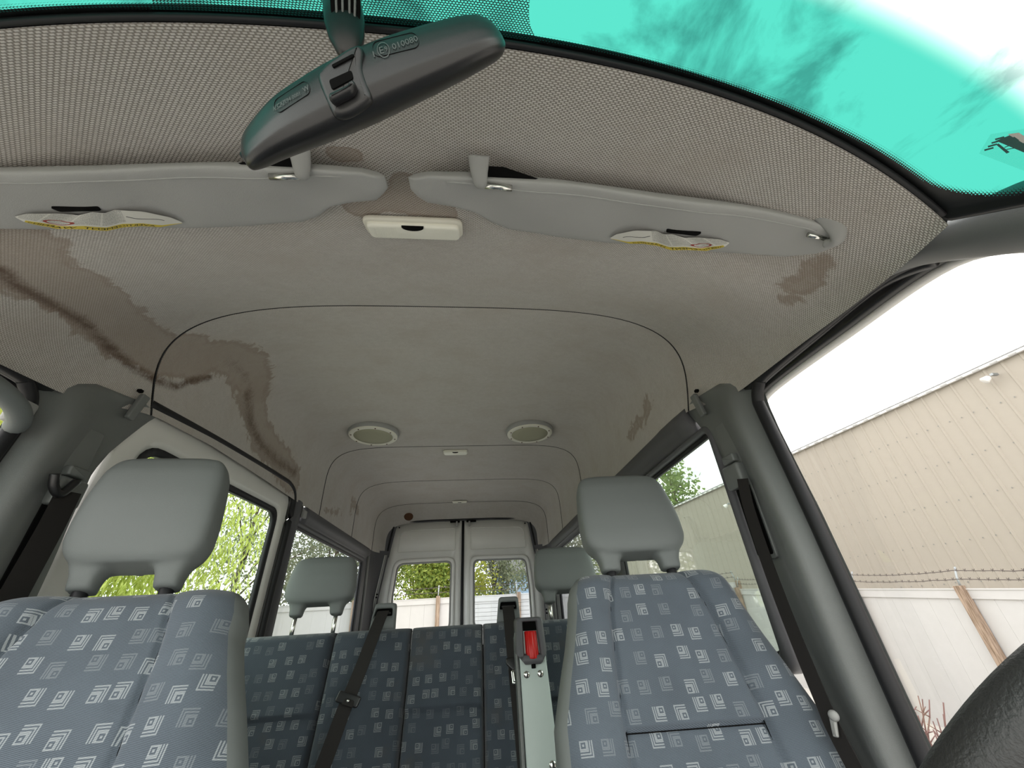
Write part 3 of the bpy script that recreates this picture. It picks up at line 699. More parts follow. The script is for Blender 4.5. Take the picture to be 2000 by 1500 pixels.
# lower walls, floor
for sg, nm, lb in ((1, 'right', "grey lower wall panel under the driver's side windows"), (-1, 'left', 'grey lower wall panel under the passenger side windows')):
    wl = empty('wall_'+nm, (sg*.9, 2.3, FLOOR), lb, 'wall', kind='structure')
    def slab(name, y0, y1, z0, z1, x0, x1, mat): return box(name, (sg*(x0+x1)/2, (y0+y1)/2, (z0+z1)/2), (abs(x1-x0), y1-y0, z1-z0), mat, wl, .004)
    slab('side_panel', 2.30, 4.30, FLOOR, -.16, .875, .90, 'trim')
    slab('side_panel', .82, 1.12, FLOOR, -.75, .87, .93, 'trim')
    if sg > 0: slab('side_panel', 1.12, 2.30, FLOOR, -.16, .875, .90, 'trim')
    slab('step', -.5, .82, FLOOR, -.80, .87, .93, 'trim_dark')
fl = box('floor', (0, 2.0, FLOOR-.02), (1.84, 4.7, .04), 'carpet', kind='structure', label='dark carpeted van floor under the seats', cat='floor')

# ---- rails over the rear side windows
def rail(sg, y0, y1, name, label):
    P = []
    for y in np.linspace(y0, y1, 30):
        zt = float(np.interp(y, fy_, zr_)); sec = [(.853, zt+.004), (.848, zt-.012), (.846, zt-.035), (.851, zt-.052), (.858, zt-.060), (.860, zt-.072), (.866, zt-.085), (.874, zt-.094), (.885, zt-.096), (.90, zt-.096), (.90, zt+.004)]
        P.append([(sg*a, y, b) for a, b in sec])
    return grid(name, P, 'trim_dark', None, cv=True, caps=True, label=label, cat='trim', kind='structure')
rail(1, 1.16, 4.02, 'trim_1', "dark grey rail over the driver's side rear windows")
rail(-1, 2.40, 4.02, 'trim_2', 'dark grey rail over the rear passenger side window')
def window(n, sg, y0, y1, z0, z1, xg, mat, label, rad=.05, sash='trim_dark', wid=.05, sx=.868):
    "framed fixed pane in the side wall"
    t = empty('window_%d' % n, (sg*xg, (y0+y1)/2, z0), label, 'window', kind='structure')
    inn = rpoly([(y0, z0), (y1, z0), (y1, z1), (y0, z1)], rad); out = rpoly([(y0-wid, z0-wid), (y1+wid, z0-wid), (y1+wid, z1+wid*.6), (y0-wid, z1+wid*.6)], rad*1.2)
    ring('frame', out, inn, side3(sg, sx), xg-sx+.01, sash, t, bev=.35)
    gk = rpoly([(y0-.012, z0-.012), (y1+.012, z0-.012), (y1+.012, z1+.012), (y0-.012, z1+.012)], rad)
    ring('gasket', gk, rpoly([(y0+.014, z0+.014), (y1-.014, z0+.014), (y1-.014, z1-.014), (y0+.014, z1-.014)], rad*.8), side3(sg, xg-.012), .014, 'rubber', t)
    q = np.array(gk); mesh('pane', [Vector((sg*xg, a, b)) for a, b in q], [tuple(range(len(q)))], mat, t, smooth=False)
    return t
window(2, 1, 1.10, 2.14, -.12, .492, .895, 'glass_green', "green tinted side window behind the driver's seat", .04, wid=.03)
window(3, 1, 2.28, 3.93, -.12, .528, .895, 'glass_smoke', "smoked rear side window on the driver's side", .04, wid=.045)
window(4, -1, 2.34, 3.86, -.14, .506, .885, 'glass_smoke', 'smoked rear side window behind the passenger bench', .03, wid=.05)
# front lip of that left window frame
for sg in (1, -1):
    tube('window_lip' if False else 'trim_%d' % (3 if sg > 0 else 4), [(sg*.853, 3.985, .56), (sg*.851, 4.0, .3), (sg*.85, 4.0, -.2)], .012, 'grey_clip', None, n=10, kind='structure', label='light grey beading on the rear corner beside the %s rear window' % ("driver's side" if sg > 0 else 'passenger side'), cat='trim')

# ---- rear corner pillars
for sg, n in ((1, 5), (-1, 6)):
    P = []
    for z in np.linspace(-.98, .64, 20):
        hw = float(np.interp(z, [.2, .91], [.80, .70])); P.append([(sg*.872, 3.885, z), (sg*.860, 3.95, z), (sg*.858, 4.05, z), (sg*.853, 4.15, z), (sg*.84, 4.21, z), (sg*(hw+.03), 4.25, z), (sg*(hw+.010), 4.27, z), (sg*(hw-.008), 4.285, z), (sg*(hw-.008), 4.33, z)])
    t = empty('trim_%d' % n, (sg*.84, 4.15, -.98), "grey corner pillar beside the rear doors on the %s" % ("driver's side" if sg > 0 else 'passenger side'), 'pillar', kind='structure')
    grid('cover', P, 'trim_dark', t, flip=sg < 0)
    for k, (dx, m_) in enumerate(((.016, 'white_paint'), (.006, 'grey_clip'))):
        tube('edge_strip', [(sg*(float(np.interp(z, [.2, .91], [.80, .70]))+dx), 4.262-.004*k, z) for z in np.linspace(-.4, .60, 14)], .009, m_, t, n=8)
    for z in (.26, .235, .06, .03): lathe('bolt', [(.008, 0), (.008, .006), (.001, .007)], (sg*(float(np.interp(z, [.2, .91], [.80, .70]))+.004), 4.255, z), (0, -1, 0), 'dark_hole', t, 10)

# ---- rear doors
def rear_door(n, sg, label, glass, lines):
    t = empty('door_%d' % n, (sg*.38, 4.32, FLOOR), label, 'door', kind='structure'); to3 = lambda x, z, d: Vector((sg*x, 4.30+d, z))
    out = rpoly([(.012, -.95), (.80, -.95), (.80, .2), (.69, .905), (.012, .918)], [.01, .02, .05, .07, .01]); inn = rpoly([(.105, -.06), (.668, -.06), (.668, .25), (.645, .53), (.105, .535)], [.06, .06, .02, .07, .06])
    ring('door_skin', out, inn, to3, .05, 'white_paint', t)
    o2 = rpoly([(.075, -.09), (.70, -.09), (.70, .25), (.676, .558), (.075, .565)], [.07, .07, .02, .085, .08])
    ring('window_moulding', o2, inn, lambda x, z, d: Vector((sg*x, 4.286+d*.6, z)), .03, 'white_paint', t, bev=.42)
    i3 = rpoly([(.122, -.045), (.652, -.045), (.652, .25), (.630, .513), (.122, .518)], [.05, .05, .02, .06, .05])
    ring('gasket', inn, i3, lambda x, z, d: Vector((sg*x, 4.312+d, z)), .01, 'grey_clip', t)
    mesh('pane', [to3(a, b, .02) for a, b in inn], [tuple(range(len(inn)))], glass, t, smooth=False)
    pn = rpoly([(.075, .620), (.655, .620), (.640, .80), (.60, .835), (.075, .845)], .03)
    plate('pressed_panel', pn, (0, 4.296, 0), (sg, 0, 0), (0, 0, 1), .012, .005, 'white_paint', t, flip=None) if False else ring('panel_edge', pn, inset(pn if area2(pn) > 0 else pn[::-1], .008) if area2(pn) > 0 else pn, lambda x, z, d: Vector((sg*x, 4.291+d, z)), .012, 'white_paint', t, bev=.4)
    box('catch', (sg*.065, 4.275, .878), (.018, .03, .05), 'grey_clip', t, .004); box('catch_plate', (sg*.085, 4.285, .905), (.10, .03, .018), 'dark_hole', t, .003)
    if lines:
        for z in np.arange(.0, .16, .034): tube('heater_line', [to3(.125, z, .018), to3(.645, z-.003, .018)], .0012, 'ink_grey', t, n=4)
    lathe('plug', [(.007, 0), (.007, .004), (.001, .005)], (sg*.655, 4.298, .865), (0, -1, 0), 'dark_hole', t, 10)
    return t
rear_door(4, -1, 'white rear door on the left with a clear window', 'glass_clear', False)
rear_door(5, 1, 'white rear door on the right with a smoked window', 'glass_smoke', True)
hd, _ = station(4.29, 90)
dl = np.array([(-.732, .58), (-.698, .80), (-.684, .868), (-.664, .893), (-.635, .905), (-.3, .912), (.3, .912), (.635, .905), (.664, .893), (.684, .868), (.698, .80), (.732, .58)]); Ld = np.concatenate([[0], np.cumsum(np.linalg.norm(np.diff(dl, axis=0), axis=1))]); Lh = np.concatenate([[0], np.cumsum(np.linalg.norm(np.diff(hd, axis=0), axis=1))])/1
P = [[Vector(p)+Vector((0, -.006, .004)) for p in hd], [], []]
for i in range(90):
    s_ = Lh[i]/Lh[-1]*Ld[-1]; P[1].append(Vector((np.interp(s_, Ld, dl[:, 0]), 4.292, np.interp(s_, Ld, dl[:, 1])))); P[2].append(P[1][-1]+Vector((0, .05, 0)))
grid('wall_rear', P, 'trim_dark', None, kind='structure', label='dark header surround above the rear doors', cat='wall')
sl_ = empty('trim_7', (0, 4.3, .9), 'black rubber seal around and between the rear doors', 'seal', kind='structure')
tube('seal', [(-.83, 4.29, -.9), (-.815, 4.29, .2), (-.71, 4.288, .88), (-.66, 4.286, .918), (-.3, 4.284, .930), (.3, 4.284, .930), (.66, 4.286, .918), (.71, 4.288, .88), (.815, 4.29, .2), (.83, 4.29, -.9)], .010, 'rubber', sl_, n=8)
tube('seal', [(0, 4.303, -.9), (0, 4.303, .92)], .014, 'rubber', sl_, n=8)

# ---- sliding door on the passenger side (white, with a large window)
t = empty('door_3', (-.92, 1.7, FLOOR), 'white sliding side door with black framed window', 'door', kind='structure')
out = rpoly([(1.10, -.95), (2.245, -.95), (2.245, .66), (1.10, .635)], [.02, .02, .09, .16]); inn = rpoly([(1.19, -.13), (2.155, -.13), (2.155, .545), (1.19, .525)], [.05, .05, .07, .10])
ring('door_skin', out, inn, side3(-1, .885), .03, 'white_paint', t, bev=.18)
gk = rpoly([(1.175, -.145), (2.172, -.145), (2.172, .562), (1.175, .542)], [.05, .05, .08, .11]); g2 = rpoly([(1.215, -.105), (2.128, -.105), (2.128, .520), (1.215, .500)], [.04, .04, .06, .08])
ring('gasket', gk, g2, side3(-1, .888), .02, 'rubber', t)
tube('pressed_line', [(-.882, 1.2, .585), (-.882, 2.09, .607), (-.882, 2.175, .56), (-.882, 2.195, .45)], .004, 'white_edge', t, n=6)
mesh('pane', [Vector((-.905, a, b)) for a, b in gk], [tuple(range(len(gk)))], 'glass_green', t, smooth=False)
t = empty('trim_8', (-.86, 1.7, .6), 'black rubber seal around the sliding door opening', 'seal', kind='structure')
sp = smooth_path([(-.868, 1.13, .615), (-.866, 1.5, .645), (-.866, 2.0, .672), (-.866, 2.15, .672), (-.866, 2.225, .63), (-.866, 2.24, .53), (-.866, 2.232, .2), (-.868, 2.225, -.5)], 60)
tube('bead', sp, .017, 'rubber', t, n=12); tube('lip', [Vector(p)+Vector((-.012, -.012, -.012)) for p in sp], .012, 'black_plastic', t, n=10)
# pillar trim between sliding door and rear window
P = []
for z in np.linspace(-.98, .625, 24):
    P.append([(-.874, 2.25, z), (-.858, 2.262, z), (-.850, 2.285, z), (-.850, 2.315, z), (-.862, 2.345+.03*max(0, z-.45)/.15, z), (-.885, 2.35, z)])
t = empty('trim_9', (-.86, 2.3, -.98), 'dark grey centre pillar cover between sliding door and rear window', 'pillar', kind='structure')
grid('cover', P, 'trim_dark', t)
box('corner_cap', (-.855, 2.385, .572), (.02, .05, .045), 'grey_clip', t, .008)
# ---- divider pillar between the two right windows
P = [[(.874, 2.10, z), (.852, 2.125, z), (.848, 2.16, z), (.848, 2.24, z), (.858, 2.28, z), (.89, 2.30, z)] for z in np.linspace(-.98, .60, 16)]
grid('trim_10', P, 'trim_dark', None, kind='structure', label="dark pillar between the two rear windows on the driver's side", cat='pillar', flip=True)

# ------------------------------------------------------------------ front doors and pillars
def b_pillar(sg, n, label):
    t = empty('trim_%d' % n, (sg*.86, .95, FLOOR), label, 'pillar', kind='structure')
    zs = np.array([-.98, -.28, -.115, .055, .17, .251, .379, .44, .483, .53, .565, .587, .60]); yf = np.array([.82, .822, .826, .829, .832, .838, .846, .846, .842, .842, .868, .93, 1.06])
    yr = np.array([1.0, 1.005, 1.035, 1.042, 1.05, 1.058, 1.075, 1.098, 1.121, 1.148, 1.168, 1.183, 1.188]) + (0.028 if sg < 0 else 0)*np.interp(zs, [.1, .4], [2.2, 0])
    prof = [(0, .034), (.06, .030), (.10, .024), (.14, .014), (.175, .002), (.205, -.010), (.235, -.018), (.28, -.023), (.34, -.024), (.42, -.018), (.52, -.008), (.65, .002), (.85, .006), (.95, .009), (1, .024)]
    P = []
    for z in np.linspace(-.98, .60, 70):
        a, b = np.interp(z, zs, yf), np.interp(z, zs, yr); k = float(np.interp(z, [.46, .56], [1, .25]))
        P.append([(sg*(.858+(d*k if d < 0 else d)), a+(b-a)*u_, z+(0)) for u_, d in prof])
    cv = grid('pillar_cover', P, 'trim', t, flip=sg < 0)
    # coat hook slot on the upper edge
    q = at(1368, 785, x=.845) if sg > 0 else at(262, 788, x=-.845)
    plate('coat_hook', rpoly([(-.012, -.05), (.012, -.05), (.014, .03), (-.014, .03)], .006), q+Vector((-sg*.004, .012, .004)), (0, 1, 0), (-.1*sg, .1, 1), .014, .004, 'trim', t)
    plate('hook_slot', rpoly([(-.006, -.002), (.006, -.002), (.006, .007), (-.006, .007)], .002), q+Vector((-sg*.003, -.004, .036)), (0, 1, 0), (0, 0, 1), .012, .002, 'dark_hole', t)
    # belt height adjuster: flat cover, slider and belt slot
    P0 = Vector((sg*.861, .992, .375)); ey_ = Vector((0, .02, -1)); exx = Vector((0, 1, .02))
    ov = rpoly([(-.036, -.075), (.036, -.075), (.036, .30), (-.036, .30)], .012)
    plate('adjuster_cover', ov*np.array([1, 1]), P0+Vector((-sg*.002, .01, .02)), exx, ey_, .012, .003, 'trim', t)
    plate('adjuster_slot', rpoly([(-.030, .085), (.030, .085), (.030, .29), (-.030, .29)], .008), P0+Vector((-sg*.005, .01, .02)), exx, ey_, .012, .002, 'dark_hole', t)
    plate('slider', rpoly([(-.036, -.02), (.036, -.02), (.036, .045), (-.036, .045)], .010), P0+Vector((-sg*.016, .012, -.055)), exx, ey_, .030, .008, 'trim', t)
    plate('slider_button', rpoly([(-.026, -.012), (.026, -.012), (.026, .012), (-.026, .012)], .006), P0+Vector((-sg*.016, .012, -.018)), exx, ey_, .020, .005, 'trim', t)
    return t
b_pillar(1, 11, "grey trim pillar behind the driver's door")
b_pillar(-1, 12, "grey trim pillar behind the front passenger's door")
def front_door(sg, n, wn, label, wl):
    t = empty('door_%d' % n, (sg*.93, .2, FLOOR), label, 'door', kind='structure')
    inner = smooth_path([(.30, .40), (.39, .470), (.60, .484), (.82, .490), (.890, .478), (.918, .44), (.912, .20), (.906, -.05), (.906, -.30)], 56)
    # window frame: dark channel and white outer edge, swept along the opening
    P = []
    for y, z in inner:
        P.append(np.array([y, z]))
    P = np.array(P); tn = np.gradient(P, axis=0); tn /= np.linalg.norm(tn, axis=1, keepdims=True); nr = np.stack([-tn[:, 1], tn[:, 0]], 1)   # outwards
    rows = [(.004, .915), (.004, .896), (.010, .890), (.016, .892), (.022, .884), (.030, .874), (.040, .872), (.050, .880), (.05, .93)]
    grid('window_frame', [[Vector((sg*x, p[0]+q[0]*d, p[1]+q[1]*d)) for d, x in rows] for p, q in zip(P, nr)], 'black_plastic', t)
    grid('outer_edge', [[Vector((sg*x, p[0]+q[0]*d, p[1]+q[1]*d)) for d, x in ((-.004, .925), (-.004, .912), (.004, .908), (.008, .93))] for p, q in zip(P, nr)], 'white_edge', t)
    sp = smooth_path([(.37, .478), (.45, .508), (.60, .512), (.79, .512), (.826, .500), (.850, .468), (.852, .42), (.838, .17), (.832, -.07), (.828, -.30), (.826, -.9)], 66)
    s3 = [Vector((sg*.872, a, b)) for a, b in sp]
    tube('seal', s3, .0145, 'rubber', t, n=12, up=(1, 0, 0)); tube('seal_lip', [p+Vector((sg*.014, .020, 0)) for p in s3], .012, 'black_plastic', t, n=10, up=(1, 0, 0))
    pn = rpoly([(-.45, -.9), (.87, -.9), (.87, -.30), (-.45, -.30)], .03)
    ring('door_panel', pn, rpoly([(-.2, -.7), (.6, -.7), (.6, -.5), (-.2, -.5)], .03), side3(sg, .88), .05, 'trim', t)
    g_ = empty('window_%d' % wn, (sg*.905, .3, -.3), wl, 'window', kind='structure')
    ol = [(-.55, -.32), (.93, -.32), (.935, .44), (.90, .495), (.60, .497), (.40, .485), (.28, .40), (-.05, .12), (-.55, -.28)]
    mesh('pane', [Vector((sg*.918, a, b)) for a, b in ol], [tuple(range(len(ol)))], 'glass_clear', g_, smooth=False)
    return t
dd = front_door(1, 1, 5, "driver's door frame with black seal and white edge", "clear driver's door window")
front_door(-1, 2, 6, "front passenger's door frame with black seal", "clear front passenger's door window")
# yellow maintenance label on the rear edge of the driver's door
lbp = [at(1722, 1290, x=.905), at(1732, 1288, x=.905), at(1800, 1425, x=.905), at(1786, 1430, x=.905)]
lab = mesh('edge_label', lbp, [(0, 1, 2, 3)], plain('label_yellow', (.62, .56, .36), .5), dd, smooth=False, label='pale yellow label with fine print')
for k in range(16):
    a, b = lbp[0].lerp(lbp[3], .06+.055*k), lbp[1].lerp(lbp[2], .06+.055*k); c = lbp[0].lerp(lbp[3], .075+.055*k); d = lbp[1].lerp(lbp[2], .075+.055*k); o_ = Vector((-.001, 0, 0))
    mesh('print_line', [a.lerp(b, .2)+o_, a.lerp(b, .8-.1*(k % 3))+o_, c.lerp(d, .8-.1*(k % 3))+o_, c.lerp(d, .2)+o_], [(0, 1, 2, 3)], 'ink_red', lab, smooth=False)
# door-mounted grab bar / vent pull seen at the far left
q = [at(-40, 800, x=-.80), at(-5, 782, x=-.80), at(22, 800, x=-.82), at(30, 825, x=-.84), at(20, 850, x=-.85)]
gb = empty('grab_handle', q[2], "grey grab handle above the front passenger's window", 'handle')
tube('bar', smooth_path([at(-120, 700, x=-.80), at(-30, 742, x=-.80), at(25, 785, x=-.81), at(38, 815, x=-.835), at(30, 832, x=-.86)], 30), .019, 'vinyl', gb, n=12)
for px, py in ((38, 805),): box('mount', at(px, py, x=-.853), (.02, .045, .055), 'grey_clip', gb, .008)

plain('trim_pillar', (.12, .128, .126), .45, spec=.45, grain=.3, gscale=1200)  # darker copy of trim: the windscreen pillar's shade is put into the colour
# ---- windscreen pillar trims
def a_pillar(sg, n, label):
    U_ = [(.842, .452, .497), (.822, .405, .492), (.802, .350, .474), (.795, .290, .448), (.798, .232, .418), (.822, .12, .335), (.85, 0, .243), (.915, -.3, .015), (.95, -.5, -.14)]
    L_ = [(.845, .458, .490), (.852, .425, .482), (.850, .385, .460), (.846, .335, .418), (.846, .288, .378), (.862, .18, .295), (.885, .06, .195), (.945, -.24, -.05), (.98, -.44, -.2)]
    U_, L_ = smooth_path(U_, 40), smooth_path(L_, 40); P = []
    for i, (a, b) in enumerate(zip(U_, L_)):
        a, b = Vector(a), Vector(b); k = min(1, i/9); n_ = Vector((-.80, .25, -.52)).normalized(); sec = []
        for s_ in np.linspace(0, 1, 12): sec.append(a.lerp(b, s_)+n_*(.018*k*math.sin(math.pi*min(1, s_*1.02))**.6))
        sec.append(b+Vector((.03, 0, .012))); sec = [a+Vector((.03, -.015, .02))]+sec
        P.append([Vector((sg*p.x, p.y, p.z)) for p in sec])
    return grid('trim_%d' % n, P, 'trim_pillar', None, label=label, cat='pillar', kind='structure', flip=sg < 0)
a_pillar(1, 13, "smooth grey windscreen pillar trim on the driver's side")
a_pillar(-1, 14, "smooth grey windscreen pillar trim on the passenger's side")
# ------------------------------------------------------------------ seats
def headrest(parent, O, ex, eh, en, W, H, Hl, th, mat='vinyl', post='rubber', plen=.05, pr=.011):
    "padded head restraint: O = middle of the arch line, W wide, H high above the legs, Hl leg length; en points to the sitter's face"
    V, F = [], []
    def add(rows):
        b = len(V); n = len(rows[0])
        for r_ in rows: V.extend(r_)
        F.extend([tuple(b+i for i in f) for f in grid_faces(len(rows), n, cv=True)]); F.append(tuple(b+i for i in range(n))[::-1]); F.append(tuple(b+(len(rows)-1)*n+i for i in range(n)))
    def sec(c, hw, hd, n=36, p=.42): return [c+ex*(hw*math.copysign(abs(math.cos(a))**p, math.cos(a)))+en*(hd*math.copysign(abs(math.sin(a))**p, math.sin(a))) for a in np.linspace(0, 2*math.pi, n, endpoint=False)]
    rows = []
    for s_ in np.concatenate([np.linspace(0, .9, 22), .9+.1*np.sin(np.linspace(.1, math.pi/2, 7))]):
        hw = W/2*float(np.interp(s_, [0, .06, .16, .35, .6, .8, .9, .96, 1], [.72, .90, .985, 1, .965, .92, .86, .77, .52])); hd = th/2*float(np.interp(s_, [0, .05, .2, .5, .8, .93, 1], [.72, .9, 1, 1, .86, .62, .25]))
        lean = .018*s_*s_
        rows.append(sec(O+eh*(H*s_)-en*lean, hw, hd))
    add(rows)
    for sg in (-1, 1):
        rows = []
        for s_ in np.linspace(0, 1, 10):
            hw = W*float(np.interp(s_, [0, .35, .7, 1], [.088, .095, .135, .20])); cx = W*float(np.interp(s_, [0, .35, .7, 1], [.285, .283, .278, .26])); hd = th/2*float(np.interp(s_, [0, .5, 1], [.45, .55, .75]))
            rows.append(sec(O+ex*(sg*cx)+eh*(-Hl+(Hl+.03)*s_), hw, hd, 24, .55))
        add(rows)
    o = mesh('headrest', V, F, mat, parent, closed=True); blend_mesh(o, .0045, 10)
    for sg in (-1, 1):
        c = O+ex*(sg*W*.285)-eh*Hl; tube('headrest_post', [c+eh*.02, c-eh*plen], pr, post, parent, n=12, up=tuple(en))
    return o
def backrest(name, parent, O, ex, eh, en, H, hw_at, th, mat, seams_x, seam_h, grooves=True, top_r=.05, bol=.022, cols=110, rows_=120, uv0=(0, 0), step=.010, side_mat=None, crown=0, side_min=.93):
    "upholstered back: O = bottom middle; hw_at(h) half width; front face towards en"
    P, U = [], []; hs_ = np.concatenate([np.linspace(0, H-top_r, rows_), H-top_r+top_r*np.sin(np.linspace(.06, math.pi/2, 16))])
    for h in hs_:
        e = 1.0 if h <= H-top_r else math.sqrt(max(0, 1-((h-(H-top_r))/top_r)**2)); hw = hw_at(h); rw, ru = [], []
        xs = np.linspace(-1, 1, cols)
        for s_ in xs:
            x = s_*hw; a = abs(s_); d = th*.5*max(0, 1-a**9)**.30
            xo = seams_x(h); k = min(1, max(0, (abs(x)-xo)/.04)); d += bol*math.sin(min(1, max(0, (abs(x)-xo)/max(.02, hw-xo)))*math.pi)**.8 if abs(x) > xo else 0
            if grooves:
                d -= .009*math.exp(-((abs(x)-xo)/.0045)**2)
                if seam_h is not None and abs(x) < xo:
                    dh = h-seam_h; d += (step*math.exp(-dh/.05) if dh > 0 else -step*.7*math.exp(dh/.05))-.006*math.exp(-(dh/.004)**2)
            rw.append(O+ex*x+eh*(h+crown*(1-s_*s_)*max(0, h/H)**6)+en*(d*e-(1-e)*th*.1)); ru.append((x*1.0+uv0[0], h+(1-e)*.02+uv0[1]))
        for s_ in np.linspace(.97, -.97, 30):
            x = s_*hw; d = -th*.5*max(0, 1-abs(s_)**6)**.4; rw.append(O+ex*x+eh*h+en*(d*e-(1-e)*th*.1)); ru.append((x+uv0[0]+.5, h+uv0[1]))
        P.append(rw); U.append(ru)
    o = grid(name, P, mat, parent, cv=True, caps=True, uv=U)
    if grooves and bol:
        ln = lambda f_: [O+ex*f_(h)[0]+eh*h+en*f_(h)[1] for h in np.linspace(.02, H-top_r*.9, 60)]
        for sg_ in (-1, 1):
            tube('seam', ln(lambda h: (sg_*seams_x(h), th*.5*max(0, 1-(seams_x(h)/hw_at(h))**9)**.30-.0085)), .0011, 'dark_hole', o, n=5)
        if seam_h is not None: tube('seam', [O+ex*x+eh*(seam_h-.003)+en*(th*.5-.0075) for x in np.linspace(-seams_x(seam_h), seams_x(seam_h), 20)], .0011, 'dark_hole', o, n=5)
    if side_mat:
        o.data.materials.append(MATS[side_mat]); n = cols+30
        xs = np.linspace(-1, 1, cols)
        for i, p in enumerate(o.data.polygons):
            if i >= (len(hs_)-1)*n: continue
            c = i % n
            if c >= cols-1 or abs(xs[c]) > side_min: p.material_index = 1
    return o
def cushion(parent, c, w_, d_, h_, mat):
    V, F = [], []; rows = []
    for s_ in np.concatenate([[-1], -np.cos(np.linspace(.2, math.pi-.2, 20)), [1]]):
        k = max(.02, 1-abs(s_)**6)**.35; rows.append([(c[0]+w_/2*math.copysign(abs(math.cos(a))**.4, math.cos(a))*(.96+.04*k), c[1]+s_*d_/2, c[2]+h_/2*k*math.copysign(abs(math.sin(a))**.5, math.sin(a))) for a in np.linspace(0, 2*math.pi, 40, endpoint=False)])
    uv = [[(x, y) for x, y, z in r_] for r_ in rows]
    return grid('seat_cushion', rows, mat, parent, cv=True, caps=True, uv=uv)
def front_seat(name, label, cx, yt, zt, lean, hw_t, hw_m, hr, yaw=0.0, seam_h=None, uv0=(0, 0), hdx=0, nod=.06):
    H = .66; a = math.radians(lean); yw = math.radians(yaw)
    ex = Vector((math.cos(yw), math.sin(yw), 0)); back = Vector((-math.sin(yw), math.cos(yw), 0)); eh = (back*math.sin(a)+Vector((0, 0, 1))*math.cos(a)).normalized(); en = ex.cross(eh)
    if en.dot(back) > 0: en = -en
    top = Vector((cx, yt, zt)); O = top-eh*H
    t = empty(name, (cx, O.y-.1, FLOOR), label, 'seat', 'front seats')
    hw = lambda h: float(np.interp(h, [0, .25, .36, .44, .50, .56, .60, .63, .648, .66], [hw_m, hw_m, hw_m*.985, hw_m*.6+hw_t*.4, hw_m*.32+hw_t*.68, hw_t*1.03, hw_t, hw_t*.95, hw_t*.88, hw_t*.74]))
    backrest('backrest', t, O, ex, eh, en, H, hw, .115, 'seat_cloth_front', lambda h: float(np.interp(h, [0, .40, .55, .62, .66], [.165, .140, .122, .104, .085])), seam_h, uv0=uv0, side_mat='vinyl')
    W, Hh, Hl, up_ = hr
    headrest(t, top+eh*(Hl+up_)+en*.012+ex*hdx, ex, (eh*.9+Vector((0, 0, .15))-back*nod).normalized(), en, W, Hh, Hl, .095, plen=up_+.03, pr=.0135)
    cushion(t, (cx, O.y-.22, zt-.72), .50, .52, .16, 'seat_cloth_front'); box('seat_base', (cx, O.y-.2, (zt-.80+FLOOR)/2), (.44, .46, abs(zt-.80-FLOOR)), 'trim_dark', t, .02)
    return t
front_seat('front_seat', "driver's seat on the right, patterned cloth with horizontal seam", .567, 1.130, .083, 17, .212, .285, (.290, .252, .040, .006), -2, seam_h=.345, uv0=(3.1, 1.7))
front_seat('front_seat', 'front passenger seat on the left, nearest patterned cloth seat', -.580, .985, .078, 20, .236, .335, (.280, .252, .044, .010), 4, seam_h=.20, uv0=(.33, .55), hdx=-.035, nod=.36)

# ---- rear bench
t = empty('rear_bench', (-.1, 1.7, FLOOR), 'dark patterned three-place rear bench behind the front seats', 'bench')
a = math.radians(14); eh = Vector((0, math.sin(a), math.cos(a))); ex = Vector((1, 0, 0)); en = Vector((0, -math.cos(a), math.sin(a)))
O = Vector((-.06, 1.86, -.012))-eh*.62
def bench_section(x0, x1, seam, uv):
    c = (x0+x1)/2; hw = (x1-x0)/2
    return backrest('backrest_panel', t, O+ex*(c+.06), ex, eh, en, .62, lambda h: hw*float(np.interp(h, [0, .60, .62], [1, 1, .985])), .11, 'seat_cloth_rear', lambda h: hw*2, seam, top_r=.035, bol=0, cols=60, rows_=80, uv0=uv, crown=.0)
def pan(x0, x1, seam, uv):
    c = (x0+x1)/2; hw = (x1-x0)/2
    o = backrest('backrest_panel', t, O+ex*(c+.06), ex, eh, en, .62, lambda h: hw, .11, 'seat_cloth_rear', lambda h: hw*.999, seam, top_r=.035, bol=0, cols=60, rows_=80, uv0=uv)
    return o
for x0, x1, sm_, uv in ((-.78, -.415, .365, (0, 0)), (-.413, -.128, None, (1.2, .3)), (-.126, .152, .358, (2.7, .9)), (.154, .262, None, (3.3, .2)), (.264, .80, .36, (4.4, .5))): pan(x0, x1, sm_, uv)
for cx in (-.512, .515):
    headrest(t, Vector((cx, 1.872, .088)), ex, (eh+Vector((0, -.16, 0))).normalized(), en, .272, .185, .040, .09, post='chrome', plen=.09, pr=.008)
plate('back_board', rpoly([(-.72, .02), (.86, .02), (.86, .56), (-.72, .56)], .03), O-en*.06, ex, eh, .02, .005, 'trim_dark', t)  # unseen board added to stop window light leaking between the panels
cushion(t, (-.0, 1.42, -.64), 1.56, .52, .17, 'seat_cloth_rear'); box('bench_base', (0, 1.46, -.85), (1.48, .44, .24), 'trim_dark', t, .02)

